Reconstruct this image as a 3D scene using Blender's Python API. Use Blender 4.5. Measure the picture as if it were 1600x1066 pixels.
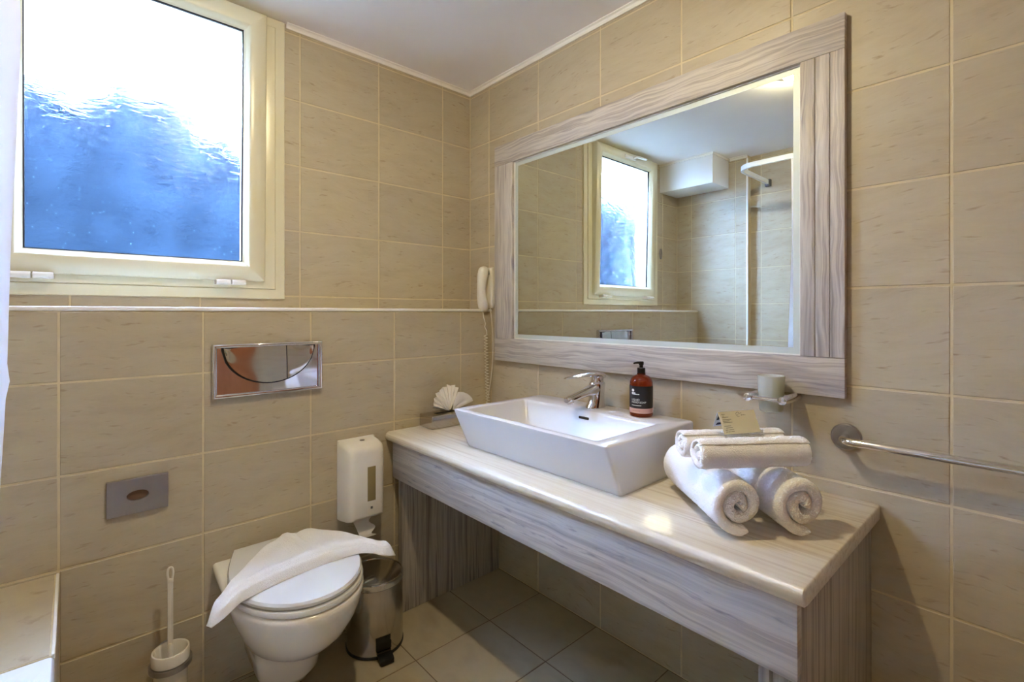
import bpy, bmesh, math, random
from math import pi, sin, cos, radians, sqrt
from mathutils import Vector, Matrix, noise

random.seed(7)
for o in list(bpy.data.objects):
    bpy.data.objects.remove(o)
SC = bpy.context.scene
COL = SC.collection

# ------------------------------------------------------------------ camera
CAM = Vector((1.9394, -1.4715, 1.2))
cd = bpy.data.cameras.new('camera')
cd.sensor_width = 36.0
cd.lens = 761.05 * 36.0 / 1600.0
cd.shift_y = -(533.0 - 488.94) / 1600.0
cd.clip_start = 0.01
cam = bpy.data.objects.new('camera', cd)
COL.objects.link(cam)
cam.location = CAM
cam.rotation_euler = (pi / 2, 0, radians(90) - 0.734558)
SC.camera = cam

# ------------------------------------------------------------------ sky / exposure
SKY = (0.38, 0.57, 1.0)
SKY_STRENGTH = 140.0
BULB_STRENGTH = 1050.0
BULB_COLOR = (1.0, 0.85, 0.53)
w = bpy.data.worlds.new('sky')
SC.world = w
w.use_nodes = True
bg = w.node_tree.nodes['Background']
bg.inputs[0].default_value = (*SKY, 1)
bg.inputs[1].default_value = SKY_STRENGTH
SC.view_settings.view_transform = 'Standard'
SC.view_settings.look = 'None'
SC.view_settings.gamma = 1.0
SC.view_settings.use_curve_mapping = False
SC.view_settings.exposure = 0.0
SC.cycles.use_denoising = True
SC.cycles.caustics_reflective = False
SC.cycles.caustics_refractive = True
SC.cycles.sample_clamp_indirect = 0.0
SC.cycles.max_bounces = 14
SC.cycles.diffuse_bounces = 6
SC.cycles.glossy_bounces = 6
SC.cycles.transmission_bounces = 12


# ------------------------------------------------------------------ materials
def lin(c):
    f = lambda v: v / 12.92 if v <= 0.04045 else ((v + 0.055) / 1.055) ** 2.4
    return tuple(f(v / 255.0) for v in c) + (1.0,)


def newmat(name):
    m = bpy.data.materials.new(name)
    m.use_nodes = True
    nt = m.node_tree
    return m, nt, nt.nodes['Principled BSDF']


def N(nt, t, **kw):
    n = nt.nodes.new(t)
    for k, v in kw.items():
        setattr(n, k, v)
    return n


def mat(name, col, rough=0.4, metal=0.0, bump=0.0, bscale=200.0, var=0.0, vscale=8.0, **kw):
    """plain procedural material: faint noise in colour and relief"""
    m, nt, b = newmat(name)
    b.inputs['Roughness'].default_value = rough
    b.inputs['Metallic'].default_value = metal
    for k, v in kw.items():
        b.inputs[k].default_value = v
    geo = N(nt, 'ShaderNodeNewGeometry')
    c = lin(col)
    nz = N(nt, 'ShaderNodeTexNoise')
    nz.inputs['Scale'].default_value = vscale
    nz.inputs['Detail'].default_value = 3
    nt.links.new(geo.outputs['Position'], nz.inputs['Vector'])
    rp = N(nt, 'ShaderNodeValToRGB')
    v = max(var, 0.01)
    rp.color_ramp.elements[0].position = 0.3
    rp.color_ramp.elements[1].position = 0.7
    rp.color_ramp.elements[0].color = tuple(x * (1 - v) for x in c[:3]) + (1,)
    rp.color_ramp.elements[1].color = tuple(min(1, x * (1 + v)) for x in c[:3]) + (1,)
    nt.links.new(nz.outputs[0], rp.inputs[0])
    nt.links.new(rp.outputs[0], b.inputs['Base Color'])
    if bump > 0:
        n2 = N(nt, 'ShaderNodeTexNoise')
        n2.inputs['Scale'].default_value = bscale
        n2.inputs['Detail'].default_value = 4
        nt.links.new(geo.outputs['Position'], n2.inputs['Vector'])
        bp = N(nt, 'ShaderNodeBump')
        bp.inputs['Strength'].default_value = bump
        bp.inputs['Distance'].default_value = 0.002
        nt.links.new(n2.outputs[0], bp.inputs['Height'])
        nt.links.new(bp.outputs[0], b.inputs['Normal'])
    return m


def streak_mat(name, stops, stretch, warp=0.15, wscale=2.0, detail=5.0, rough=0.35, fine=None, fine_col=None,
               rnd=6.0, bump=0.03, nrough=0.55):
    """stone with streaks: stretched, warped noise -> colour ramp. stretch = frequency per axis"""
    m, nt, b = newmat(name)
    b.inputs['Roughness'].default_value = rough
    geo = N(nt, 'ShaderNodeNewGeometry')
    oi = N(nt, 'ShaderNodeObjectInfo')
    off = N(nt, 'ShaderNodeVectorMath', operation='SCALE')
    off.inputs[0].default_value = (rnd, rnd * 1.7, rnd * 2.3)
    nt.links.new(oi.outputs['Random'], off.inputs['Scale'])
    add = N(nt, 'ShaderNodeVectorMath', operation='ADD')
    nt.links.new(geo.outputs['Position'], add.inputs[0])
    nt.links.new(off.outputs[0], add.inputs[1])
    wn = N(nt, 'ShaderNodeTexNoise')
    wn.inputs['Scale'].default_value = wscale
    wn.inputs['Detail'].default_value = 2
    nt.links.new(add.outputs[0], wn.inputs['Vector'])
    sub = N(nt, 'ShaderNodeVectorMath', operation='SUBTRACT')
    sub.inputs[1].default_value = (0.5, 0.5, 0.5)
    nt.links.new(wn.outputs['Color'], sub.inputs[0])
    sc = N(nt, 'ShaderNodeVectorMath', operation='SCALE')
    sc.inputs['Scale'].default_value = warp
    nt.links.new(sub.outputs[0], sc.inputs[0])
    ad2 = N(nt, 'ShaderNodeVectorMath', operation='ADD')
    nt.links.new(add.outputs[0], ad2.inputs[0])
    nt.links.new(sc.outputs[0], ad2.inputs[1])
    mp = N(nt, 'ShaderNodeVectorMath', operation='MULTIPLY')
    mp.inputs[1].default_value = stretch
    nt.links.new(ad2.outputs[0], mp.inputs[0])
    nz = N(nt, 'ShaderNodeTexNoise')
    nz.inputs['Scale'].default_value = 1.0
    nz.inputs['Detail'].default_value = detail
    nz.inputs['Roughness'].default_value = nrough
    nt.links.new(mp.outputs[0], nz.inputs['Vector'])
    rp = N(nt, 'ShaderNodeValToRGB')
    els = rp.color_ramp.elements
    while len(els) < len(stops):
        els.new(0.5)
    for e, (p, c) in zip(els, stops):
        e.position = p
        e.color = lin(c)
    nt.links.new(nz.outputs[0], rp.inputs[0])
    out = rp.outputs[0]
    if fine:
        m2 = N(nt, 'ShaderNodeVectorMath', operation='MULTIPLY')
        m2.inputs[1].default_value = fine
        nt.links.new(ad2.outputs[0], m2.inputs[0])
        n3 = N(nt, 'ShaderNodeTexNoise')
        n3.inputs['Scale'].default_value = 1.0
        n3.inputs['Detail'].default_value = 3
        nt.links.new(m2.outputs[0], n3.inputs['Vector'])
        r3 = N(nt, 'ShaderNodeValToRGB')
        r3.color_ramp.elements[0].position = 0.62
        r3.color_ramp.elements[0].color = (0, 0, 0, 1)
        r3.color_ramp.elements[1].position = 0.80
        r3.color_ramp.elements[1].color = (1, 1, 1, 1)
        nt.links.new(n3.outputs[0], r3.inputs[0])
        mx = N(nt, 'ShaderNodeMix', data_type='RGBA')
        mx.inputs[7].default_value = lin(fine_col)
        nt.links.new(r3.outputs[0], mx.inputs[0])
        nt.links.new(out, mx.inputs[6])
        out = mx.outputs[2]
    # slight piece to piece shift of value
    hs = N(nt, 'ShaderNodeHueSaturation')
    mr = N(nt, 'ShaderNodeMapRange')
    mr.inputs[3].default_value = 0.96
    mr.inputs[4].default_value = 1.04
    nt.links.new(oi.outputs['Random'], mr.inputs[0])
    nt.links.new(mr.outputs[0], hs.inputs['Value'])
    nt.links.new(out, hs.inputs['Color'])
    nt.links.new(hs.outputs[0], b.inputs['Base Color'])
    if bump:
        bp = N(nt, 'ShaderNodeBump')
        bp.inputs['Strength'].default_value = bump
        bp.inputs['Distance'].default_value = 0.002
        nt.links.new(nz.outputs[0], bp.inputs['Height'])
        nt.links.new(bp.outputs[0], b.inputs['Normal'])
    return m


M = {}
M['tile'] = streak_mat('beige_wall_tile', [(0.25, (178, 164, 136)), (0.45, (188, 175, 148)), (0.62, (193, 181, 155)), (0.85, (181, 165, 137))],
                       (6, 6, 24), warp=0.12, wscale=3, detail=8, rough=0.38, fine=(22, 22, 110), fine_col=(158, 136, 107), nrough=0.68)
M['floor_tile'] = streak_mat('beige_floor_tile', [(0.25, (163, 149, 122)), (0.5, (178, 165, 138)), (0.8, (168, 153, 125))],
                             (6, 9, 6), warp=0.1, detail=6, rough=0.42)
M['grout'] = mat('cream_grout', (214, 200, 164), 0.8, var=0.08, vscale=14, bump=0.2)
M['floor_grout'] = mat('dark_floor_grout', (120, 104, 84), 0.85, var=0.1, bump=0.2)
M['ceiling'] = mat('ceiling_paint', (246, 243, 240), 0.7, bump=0.05, bscale=120)
M['white_trim'] = mat('white_trim', (246, 244, 236), 0.45)
M['pvc'] = mat('cream_window_frame', (228, 221, 190), 0.28)
M['gasket'] = mat('black_gasket', (22, 22, 26), 0.5)
M['ceramic'] = mat('white_ceramic', (222, 222, 224), 0.2, **{'Specular IOR Level': 0.3})
M['toilet'] = mat('white_toilet_ceramic', (238, 234, 224), 0.12, **{'Coat Weight': 0.3, 'Coat Roughness': 0.04})
M['seat'] = mat('white_seat_plastic', (224, 224, 221), 0.22)
M['white_plastic'] = mat('white_plastic', (236, 232, 220), 0.3)
M['phone'] = mat('ivory_plastic', (232, 228, 212), 0.35)
M['chrome'] = mat('chrome', (225, 225, 228), 0.06, 1.0)
M['steel'] = mat('polished_steel', (200, 194, 186), 0.16, 1.0)
M['brushed'] = mat('satin_steel', (176, 172, 168), 0.3, 1.0)
M['mirror'] = mat('mirror_silver', (222, 230, 228), 0.0, 1.0, var=0.001)
M['frosted_band'] = mat('frosted_mirror_band', (206, 214, 206), 0.5, 0.3)
M['silicone'] = mat('white_silicone', (240, 240, 232), 0.5)
M['black'] = mat('black_plastic', (18, 18, 20), 0.35)
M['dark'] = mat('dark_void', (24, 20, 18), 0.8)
M['card'] = mat('cream_card', (226, 220, 188), 0.7)
M['card_inside'] = mat('pale_blue_card', (206, 212, 226), 0.7)
M['ink'] = mat('grey_ink', (128, 120, 98), 0.8)
M['navy'] = mat('navy_ink', (26, 32, 66), 0.7)
M['label_black'] = mat('black_label', (24, 23, 24), 0.45)
M['label_pink'] = mat('dusty_pink_label', (206, 160, 146), 0.5)
M['print_white'] = mat('white_print', (232, 228, 224), 0.6)
M['print_pink'] = mat('brown_print', (150, 92, 84), 0.6)
M['tissue'] = mat('white_tissue', (244, 240, 230), 0.9, bump=0.15, bscale=400)
M['paper'] = mat('toilet_paper', (244, 242, 236), 0.9, bump=0.2, bscale=500)
M['cord'] = mat('ivory_cord', (226, 220, 204), 0.5)
M['tub'] = mat('white_enamel', (240, 242, 246), 0.12)
M['rail'] = mat('white_rail', (232, 238, 242), 0.3)
M['grey_plastic'] = mat('grey_plastic', (92, 96, 104), 0.5)
M['bulkhead'] = mat('white_paint', (236, 236, 234), 0.6)
M['amber'] = mat('amber_plastic', (150, 52, 16), 0.12, **{'Transmission Weight': 0.75, 'IOR': 1.4})
M['frost_glass'] = mat('frosted_tumbler_glass', (232, 236, 226), 0.5, **{'Transmission Weight': 0.5, 'IOR': 1.3})
M['amber_window'] = mat('smoked_window', (150, 136, 92), 0.15)
M['wall_blue'] = mat('blue_shade_wall', (12, 22, 44), 0.9, var=0.15, vscale=2.5, bump=0.3, bscale=40, **{'Specular IOR Level': 0.0})  # blue of the shaded outdoors put into the wall colour
M['ground'] = mat('stone_paving', (165, 163, 156), 0.9, var=0.1, **{'Specular IOR Level': 0.0})
M['leaf'] = mat('blue_green_leaf', (19, 28, 36), 0.8, var=0.25, vscale=9, **{'Specular IOR Level': 0.0})  # dark blue put into the leaves to tint the glass
M['bark'] = mat('brown_bark', (70, 54, 44), 0.9, var=0.2, vscale=30, bump=0.5, bscale=60)
M['wood'] = streak_mat('brown_door_wood', [(0.3, (150, 92, 52)), (0.6, (176, 112, 66)), (0.8, (130, 76, 42))], (24, 24, 2), warp=0.05, rough=0.35)

# marble: pale striped worktop, wavy apron, vertical striped panels, planks of the mirror frame
M['marble_top'] = streak_mat('striped_marble_top', [(0.28, (202, 190, 170)), (0.42, (222, 213, 196)), (0.56, (232, 226, 212)), (0.68, (208, 197, 178)), (0.82, (228, 220, 206))],
                             (1.3, 62, 62), warp=0.006, wscale=3, detail=5, rough=0.33, rnd=1.0, bump=0)
M['marble_apron'] = streak_mat('wavy_marble', [(0.28, (146, 140, 141)), (0.42, (184, 178, 173)), (0.53, (208, 202, 195)), (0.62, (174, 167, 163)), (0.74, (202, 194, 185)), (0.86, (162, 155, 153))],
                               (1.3, 4, 52), warp=0.035, wscale=3.5, detail=6, rough=0.28, fine=(14, 8, 90), fine_col=(128, 124, 134), rnd=1.0, bump=0)
M['marble_panel'] = streak_mat('vertical_striped_marble', [(0.28, (112, 106, 104)), (0.43, (158, 151, 145)), (0.54, (190, 183, 175)), (0.64, (130, 123, 119)), (0.76, (172, 164, 156)), (0.88, (120, 114, 110))],
                               (50, 50, 1.2), warp=0.02, wscale=3, detail=4, rough=0.3, rnd=1.0, bump=0)
PL = [(0.25, (134, 128, 126)), (0.38, (178, 170, 162)), (0.50, (206, 199, 188)), (0.58, (168, 158, 150)), (0.68, (198, 188, 176)), (0.85, (150, 140, 134))]
M['plank_h'] = streak_mat('marble_plank_along', PL, (1.8, 4, 55), warp=0.032, wscale=6, detail=6, rough=0.45, fine=(6, 6, 80), fine_col=(142, 138, 146), rnd=5, bump=0)
M['plank_v'] = streak_mat('marble_plank_upright', PL, (58, 4, 1.8), warp=0.03, wscale=6, detail=6, rough=0.45, fine=(90, 6, 6), fine_col=(140, 132, 138), rnd=5, bump=0)


def terry():
    m, nt, b = newmat('white_terry_cloth')
    b.inputs['Base Color'].default_value = lin((250, 250, 250))
    b.inputs['Roughness'].default_value = 0.95
    b.inputs['Sheen Weight'].default_value = 0.4
    b.inputs['Sheen Roughness'].default_value = 0.6
    geo = N(nt, 'ShaderNodeNewGeometry')
    vo = N(nt, 'ShaderNodeTexVoronoi')
    vo.inputs['Scale'].default_value = 420
    nz = N(nt, 'ShaderNodeTexNoise')
    nz.inputs['Scale'].default_value = 240
    nz.inputs['Detail'].default_value = 5
    mx = N(nt, 'ShaderNodeMath', operation='ADD')
    nt.links.new(geo.outputs['Position'], vo.inputs['Vector'])
    nt.links.new(geo.outputs['Position'], nz.inputs['Vector'])
    nt.links.new(vo.outputs['Distance'], mx.inputs[0])
    nt.links.new(nz.outputs[0], mx.inputs[1])
    bp = N(nt, 'ShaderNodeBump')
    bp.inputs['Strength'].default_value = 0.4
    bp.inputs['Distance'].default_value = 0.003
    nt.links.new(mx.outputs[0], bp.inputs['Height'])
    nt.links.new(bp.outputs[0], b.inputs['Normal'])
    return m


M['terry'] = terry()


def window_glass():
    m, nt, b = newmat('hammered_window_glass')
    b.inputs['Base Color'].default_value = (0.97, 0.98, 1, 1)
    b.inputs['Transmission Weight'].default_value = 1.0
    b.inputs['Roughness'].default_value = 0.15
    b.inputs['IOR'].default_value = 1.35
    geo = N(nt, 'ShaderNodeNewGeometry')
    mp = N(nt, 'ShaderNodeVectorMath', operation='MULTIPLY')
    mp.inputs[1].default_value = (40, 26, 70)
    nt.links.new(geo.outputs['Position'], mp.inputs[0])
    nz = N(nt, 'ShaderNodeTexNoise')
    nz.inputs['Scale'].default_value = 1.0
    nz.inputs['Detail'].default_value = 5
    nz.inputs['Distortion'].default_value = 0.8
    nt.links.new(mp.outputs[0], nz.inputs['Vector'])
    bp = N(nt, 'ShaderNodeBump')
    bp.inputs['Strength'].default_value = 0.45
    bp.inputs['Distance'].default_value = 0.004
    nt.links.new(nz.outputs[0], bp.inputs['Height'])
    nt.links.new(bp.outputs[0], b.inputs['Normal'])
    return m


M['glass'] = window_glass()


def curtain_mat():
    m, nt, b = newmat('white_curtain_fabric')
    b.inputs['Base Color'].default_value = lin((240, 240, 244))
    b.inputs['Roughness'].default_value = 0.8
    tr = N(nt, 'ShaderNodeBsdfTranslucent')
    tr.inputs[0].default_value = lin((236, 236, 242))
    mx = N(nt, 'ShaderNodeMixShader')
    mx.inputs[0].default_value = 0.4
    nt.links.new(b.outputs[0], mx.inputs[1])
    nt.links.new(tr.outputs[0], mx.inputs[2])
    nt.links.new(mx.outputs[0], nt.nodes['Material Output'].inputs[0])
    geo = N(nt, 'ShaderNodeNewGeometry')
    nz = N(nt, 'ShaderNodeTexNoise')
    nz.inputs['Scale'].default_value = 300
    nt.links.new(geo.outputs['Position'], nz.inputs['Vector'])
    bp = N(nt, 'ShaderNodeBump')
    bp.inputs['Strength'].default_value = 0.1
    nt.links.new(nz.outputs[0], bp.inputs['Height'])
    nt.links.new(bp.outputs[0], b.inputs['Normal'])
    return m


M['curtain'] = curtain_mat()


def emit(name, col, strength):
    m, nt, b = newmat(name)
    b.inputs['Base Color'].default_value = (*col, 1)
    b.inputs['Emission Color'].default_value = (*col, 1)
    b.inputs['Emission Strength'].default_value = strength
    return m


# ------------------------------------------------------------------ object helpers
def root_of(o):
    while o.parent:
        o = o.parent
    return o


def link(name, me, material, parent=None):
    o = bpy.data.objects.new(name, me)
    COL.objects.link(o)
    if material is not None and not me.materials:
        me.materials.append(M[material] if isinstance(material, str) else material)
    if parent is not None:
        o.parent = parent
    return o


def obj(name, bm, material, parent=None, smooth=True, angle=35):
    """mesh from a bmesh given in world coordinates; the origin is the root's"""
    bmesh.ops.recalc_face_normals(bm, faces=bm.faces)
    if parent is not None:
        bmesh.ops.translate(bm, verts=bm.verts, vec=-root_of(parent).location)
        loc = None
    else:
        if bm.verts:
            lo = [min(v.co[i] for v in bm.verts) for i in range(3)]
            hi = [max(v.co[i] for v in bm.verts) for i in range(3)]
            loc = Vector(((lo[0] + hi[0]) / 2, (lo[1] + hi[1]) / 2, lo[2]))
            bmesh.ops.translate(bm, verts=bm.verts, vec=-loc)
    me = bpy.data.meshes.new(name)
    bm.to_mesh(me)
    bm.free()
    if smooth:
        me.polygons.foreach_set('use_smooth', [True] * len(me.polygons))
        try:
            me.set_sharp_from_angle(angle=radians(angle))
        except Exception:
            pass
    o = link(name, me, material, parent)
    if parent is None:
        o.location = loc
    return o


def tag(o, label, cat, group=None):
    o['label'] = label
    o['category'] = cat
    if group:
        o['group'] = group
    return o


def struct(o, label=None, cat=None):
    o['kind'] = 'structure'
    if label:
        o['label'] = label
    if cat:
        o['category'] = cat
    return o


def thing(name, label, cat, loc, group=None):
    o = bpy.data.objects.new(name, None)
    o.empty_display_size = 0.05
    COL.objects.link(o)
    o.location = loc
    return tag(o, label, cat, group)


def box(bm, x0, x1, y0, y1, z0, z1, bev=0.0, seg=2):
    r = bmesh.ops.create_cube(bm, size=1.0)
    vs = r['verts']
    for v in vs:
        v.co = Vector(((x0 + x1) / 2 + v.co.x * (x1 - x0), (y0 + y1) / 2 + v.co.y * (y1 - y0), (z0 + z1) / 2 + v.co.z * (z1 - z0)))
    if bev > 0:
        es = list({e for v in vs for e in v.link_edges})
        bmesh.ops.bevel(bm, geom=es, offset=bev, segments=seg, affect='EDGES', profile=0.5)
    return bm


def B(*a, **k):
    bm = bmesh.new()
    return box(bm, *a, **k)


def loft(bm, rings, cap0=True, cap1=True, closed=True):
    vs = [[bm.verts.new(p) for p in r] for r in rings]
    n = len(vs[0])
    for a, b in zip(vs[:-1], vs[1:]):
        for i in range(n if closed else n - 1):
            j = (i + 1) % n
            try:
                bm.faces.new((a[i], a[j], b[j], b[i]))
            except ValueError:
                pass
    if cap0 and closed:
        bm.faces.new(vs[0][::-1])
    if cap1 and closed:
        bm.faces.new(vs[-1])
    return bm


def circ(c, r, n=24, axis='z', ry=None, ph=0.0):
    ry = r if ry is None else ry
    out = []
    for i in range(n):
        a = 2 * pi * i / n + ph
        p, q = r * cos(a), ry * sin(a)
        d = {'z': (p, q, 0), 'y': (p, 0, q), 'x': (0, p, q)}[axis]
        out.append(Vector(c) + Vector(d))
    return out


def lathe(bm, cx, cy, prof, n=32, cap0=True, cap1=True):
    return loft(bm, [circ((cx, cy, z), max(r, 1e-4), n) for r, z in prof], cap0, cap1)


def tube(bm, pts, r, n=10, caps=True, radii=None, flat=None):
    pts = [Vector(p) for p in pts]
    rings = []
    up = Vector((0, 0, 1))
    prev = None
    for i, p in enumerate(pts):
        t = (pts[min(i + 1, len(pts) - 1)] - pts[max(i - 1, 0)]).normalized()
        if prev is None:
            ref = up if abs(t.dot(up)) < 0.9 else Vector((1, 0, 0))
            a = t.cross(ref).normalized()
        else:
            a = (prev - t * prev.dot(t)).normalized()
        b = t.cross(a).normalized()
        prev = a
        rr = radii[i] if radii else r
        fl = flat or 1.0
        rings.append([p + a * (rr * cos(2 * pi * k / n)) + b * (rr * fl * sin(2 * pi * k / n)) for k in range(n)])
    return loft(bm, rings, caps, caps)


def rrect(x0, x1, y0, y1, r, z, n=5):
    out = []
    for (cx, cy, a0) in ((x1 - r, y1 - r, 0), (x0 + r, y1 - r, 90), (x0 + r, y0 + r, 180), (x1 - r, y0 + r, 270)):
        for k in range(n + 1):
            a = radians(a0 + 90 * k / n)
            out.append(Vector((cx + r * cos(a), cy + r * sin(a), z)))
    return out


def spline(pts, n):
    """Catmull-Rom through pts"""
    P = [Vector(p) for p in pts]
    P = [P[0] * 2 - P[1]] + P + [P[-1] * 2 - P[-2]]
    out = []
    segs = len(P) - 3
    for i in range(n + 1):
        u = i / n * segs
        k = min(int(u), segs - 1)
        t = u - k
        a, b, c, d = P[k:k + 4]
        out.append(0.5 * ((2 * b) + (c - a) * t + (2 * a - 5 * b + 4 * c - d) * t * t + (3 * b - a - 3 * c + d) * t ** 3))
    return out


def interp(tab, x):
    if x <= tab[0][0]:
        return tab[0][1]
    for (a, fa), (b, fb) in zip(tab[:-1], tab[1:]):
        if x <= b:
            t = (x - a) / (b - a)
            t = t * t * (3 - 2 * t)
            return fa + (fb - fa) * t
    return tab[-1][1]


# ------------------------------------------------------------------ tiled surfaces
TILE_CACHE = {}
ROT = {'back': Matrix.Identity(4), 'left': Matrix.Rotation(pi / 2, 4, 'Z'), 'front': Matrix.Rotation(pi, 4, 'Z'),
       'right': Matrix.Rotation(-pi / 2, 4, 'Z'), 'up': Matrix.Rotation(-pi / 2, 4, 'X')}


def tile_mesh(rects, material):
    """one tile (rects relative to its centre; more than one only where a tile is notched)"""
    key = (tuple(round(v, 4) for r in rects for v in r), material)
    if key in TILE_CACHE:
        return TILE_CACHE[key]
    bm = bmesh.new()
    for (a0, a1, b0, b1) in rects:
        e, d = 0.0012, 0.007
        rings = []
        for ins, y in ((0, d), (0, e), (e, 0)):
            rings.append([Vector(p) for p in ((a0 + ins, y, b0 + ins), (a1 - ins, y, b0 + ins), (a1 - ins, y, b1 - ins), (a0 + ins, y, b1 - ins))])
        loft(bm, rings, False, True)
    bmesh.ops.recalc_face_normals(bm, faces=bm.faces)
    me = bpy.data.meshes.new('tile')
    bm.to_mesh(me)
    bm.free()
    me.materials.append(M[material])
    TILE_CACHE[key] = me
    return me


def lay_tiles(parent, side, origin, a0, a1, b0, b1, aj, bj, material='tile', holes=(), gap=0.0055):
    """origin: world point of local (0,0,0); local x runs along the wall, local z up, front is local -y"""
    rot = ROT[side]
    base = root_of(parent).location
    xs = [a0] + [a for a in sorted(aj) if a0 + 0.012 < a < a1 - 0.012] + [a1]
    zs = [b0] + [b for b in sorted(bj) if b0 + 0.012 < b < b1 - 0.012] + [b1]
    for p, q in zip(xs[:-1], xs[1:]):
        for s, t in zip(zs[:-1], zs[1:]):
            g = gap / 2
            r = [(p + g, q - g, s + g, t - g)]
            for (h0, h1, k0, k1) in holes:
                nr = []
                for (x0, x1, z0, z1) in r:
                    if h0 >= x1 or h1 <= x0 or k0 >= z1 or k1 <= z0:
                        nr.append((x0, x1, z0, z1))
                        continue
                    if x0 < h0: nr.append((x0, h0, z0, z1))
                    if x1 > h1: nr.append((h1, x1, z0, z1))
                    m0, m1 = max(x0, h0), min(x1, h1)
                    if z0 < k0: nr.append((m0, m1, z0, k0))
                    if z1 > k1: nr.append((m0, m1, k1, z1))
                r = nr
            r = [q_ for q_ in r if q_[1] - q_[0] > 0.006 and q_[3] - q_[2] > 0.006]
            if not r:
                continue
            cx, cz = (p + q) / 2, (s + t) / 2
            me = tile_mesh([(x0 - cx, x1 - cx, z0 - cz, z1 - cz) for (x0, x1, z0, z1) in r], material)
            o = bpy.data.objects.new('tile', me)
            COL.objects.link(o)
            o.parent = parent
            o.matrix_local = Matrix.Translation(Vector(origin) - base + rot.to_3x3() @ Vector((cx, 0, cz))) @ rot


# ------------------------------------------------------------------ room shell
FL, CE = 0.013, 2.292
XR, YF, YF2 = 2.75, -2.01, -2.06
ROWS = [FL + 0.25 * k for k in range(0, 11)]
G = 0.0016          # grout lies this far behind the tile faces

floor = struct(obj('floor', B(-0.1, XR + 0.1, YF2 - 0.1, 0.1, FL - 0.12, FL - G), 'floor_grout'),
               'beige square floor tiles with thin dark joints', 'floor')
lay_tiles(floor, 'up', (0, 0, FL), 0.168, XR, YF2, 0.0, [0.485 + 0.3 * k for k in range(-2, 9)], [-0.275 - 0.325 * k for k in range(0, 7)], 'floor_tile', gap=0.004)

wall_back = struct(obj('wall_back', B(-0.1, XR + 0.1, G, 0.12, FL - 0.1, CE + 0.1), 'grout'),
                   'beige tiled wall carrying the framed mirror and marble worktop', 'wall')
lay_tiles(wall_back, 'back', (0, 0, 0), 0.0, XR, FL, CE, [0.147 + 0.3283 * k for k in range(0, 9)], ROWS)

# window opening in the upper part of the left wall
WY0, WY1, WZ0, WZ1 = -1.690, -0.905, 1.278, 2.270
bm = bmesh.new()
box(bm, -0.14, -G, WY1, 0.0, FL, CE)
box(bm, -0.14, -G, YF2, WY0, FL, CE)
box(bm, -0.14, -G, WY0, WY1, FL, WZ0)
box(bm, -0.14, -G, WY0, WY1, WZ1, CE)
wall_left = struct(obj('wall_left', bm, 'grout'), 'upper beige tiled wall around the frosted window', 'wall')
lay_tiles(wall_left, 'left', (0, 0, 0), YF, 0.0, 1.205, CE, [-0.163 - 0.3283 * k for k in range(0, 7)], ROWS, holes=[(WY0, WY1, WZ0, WZ1)])

LX = 0.168
wall_left_lower = struct(obj('wall_left_lower', B(-0.02, LX - G, YF, 0.0, FL - 0.05, 1.205), 'grout'),
                         'lower tiled boxed-in wall behind the toilet, standing proud of the upper wall', 'wall')
lay_tiles(wall_left_lower, 'left', (LX, 0, 0), YF, 0.0, FL, 1.205, [-0.18 - 0.3295 * k for k in range(0, 7)], ROWS)
struct(obj('trim_1', B(-0.001, LX + 0.003, YF, 0.0, 1.2055, 1.2175, bev=0.003), 'white_trim'), 'thin white ledge trim running along the top of the lower wall', 'trim')

STEP = 0.53
bm = bmesh.new()
box(bm, -0.1, STEP, YF - 0.2, YF - G, FL - 0.1, CE + 0.05)
box(bm, STEP, XR + 0.1, YF2 - 0.15, YF2 - G, FL - 0.1, CE + 0.05)
wall_front = struct(obj('wall_front', bm, 'grout'), 'beige tiled wall behind the bath, seen in the mirror', 'wall')
lay_tiles(wall_front, 'front', (0, YF, 0), -STEP, 0.0, FL, CE, [-0.118, -0.4466], ROWS)
lay_tiles(wall_front, 'front', (0, YF2, 0), -XR, -STEP, FL, CE, [-0.60 - 0.3283 * k for k in range(0, 7)], ROWS)
struct(obj('trim_2', B(STEP - 0.008, STEP + 0.004, YF - 0.004, YF + 0.004, FL, CE - 0.02, bev=0.002), 'white_trim'),
       'white corner bead on the step of the wall behind the bath', 'trim')

wall_right = struct(obj('wall_right', B(XR + G, XR + 0.12, YF2 - 0.1, 0.1, FL - 0.1, CE + 0.1), 'grout'),
                    'beige tiled wall with the wooden door', 'wall')
lay_tiles(wall_right, 'right', (XR, 0, 0), 0.0, 2.06, FL, CE, [0.33 * k for k in range(1, 7)], ROWS, holes=[(0.40, 1.28, FL, 2.02)])
door = struct(obj('door_1', B(XR - 0.035, XR + 0.008, -1.27, -0.41, FL + 0.005, 2.01, bev=0.004), 'wood'), 'brown wooden door', 'door')
for (y0, y1, z0, z1) in ((-1.16, -0.88, 0.2, 0.9), (-0.80, -0.52, 0.2, 0.9), (-1.16, -0.88, 1.1, 1.85), (-0.80, -0.52, 1.1, 1.85)):
    obj('door_panel', B(XR - 0.043, XR - 0.03, y0, y1, z0, z1, bev=0.006), 'wood', door)
bm = bmesh.new()
tube(bm, [(XR - 0.036, -1.20, 1.02), (XR - 0.085, -1.20, 1.02), (XR - 0.09, -1.18, 1.02), (XR - 0.09, -1.09, 1.02)], 0.009)
obj('door_handle', bm, 'chrome', door)

ceiling = struct(obj('ceiling', B(-0.14, XR + 0.12, YF2 - 0.1, 0.12, CE, CE + 0.1), 'ceiling'), 'plain white painted ceiling', 'ceiling')
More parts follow.
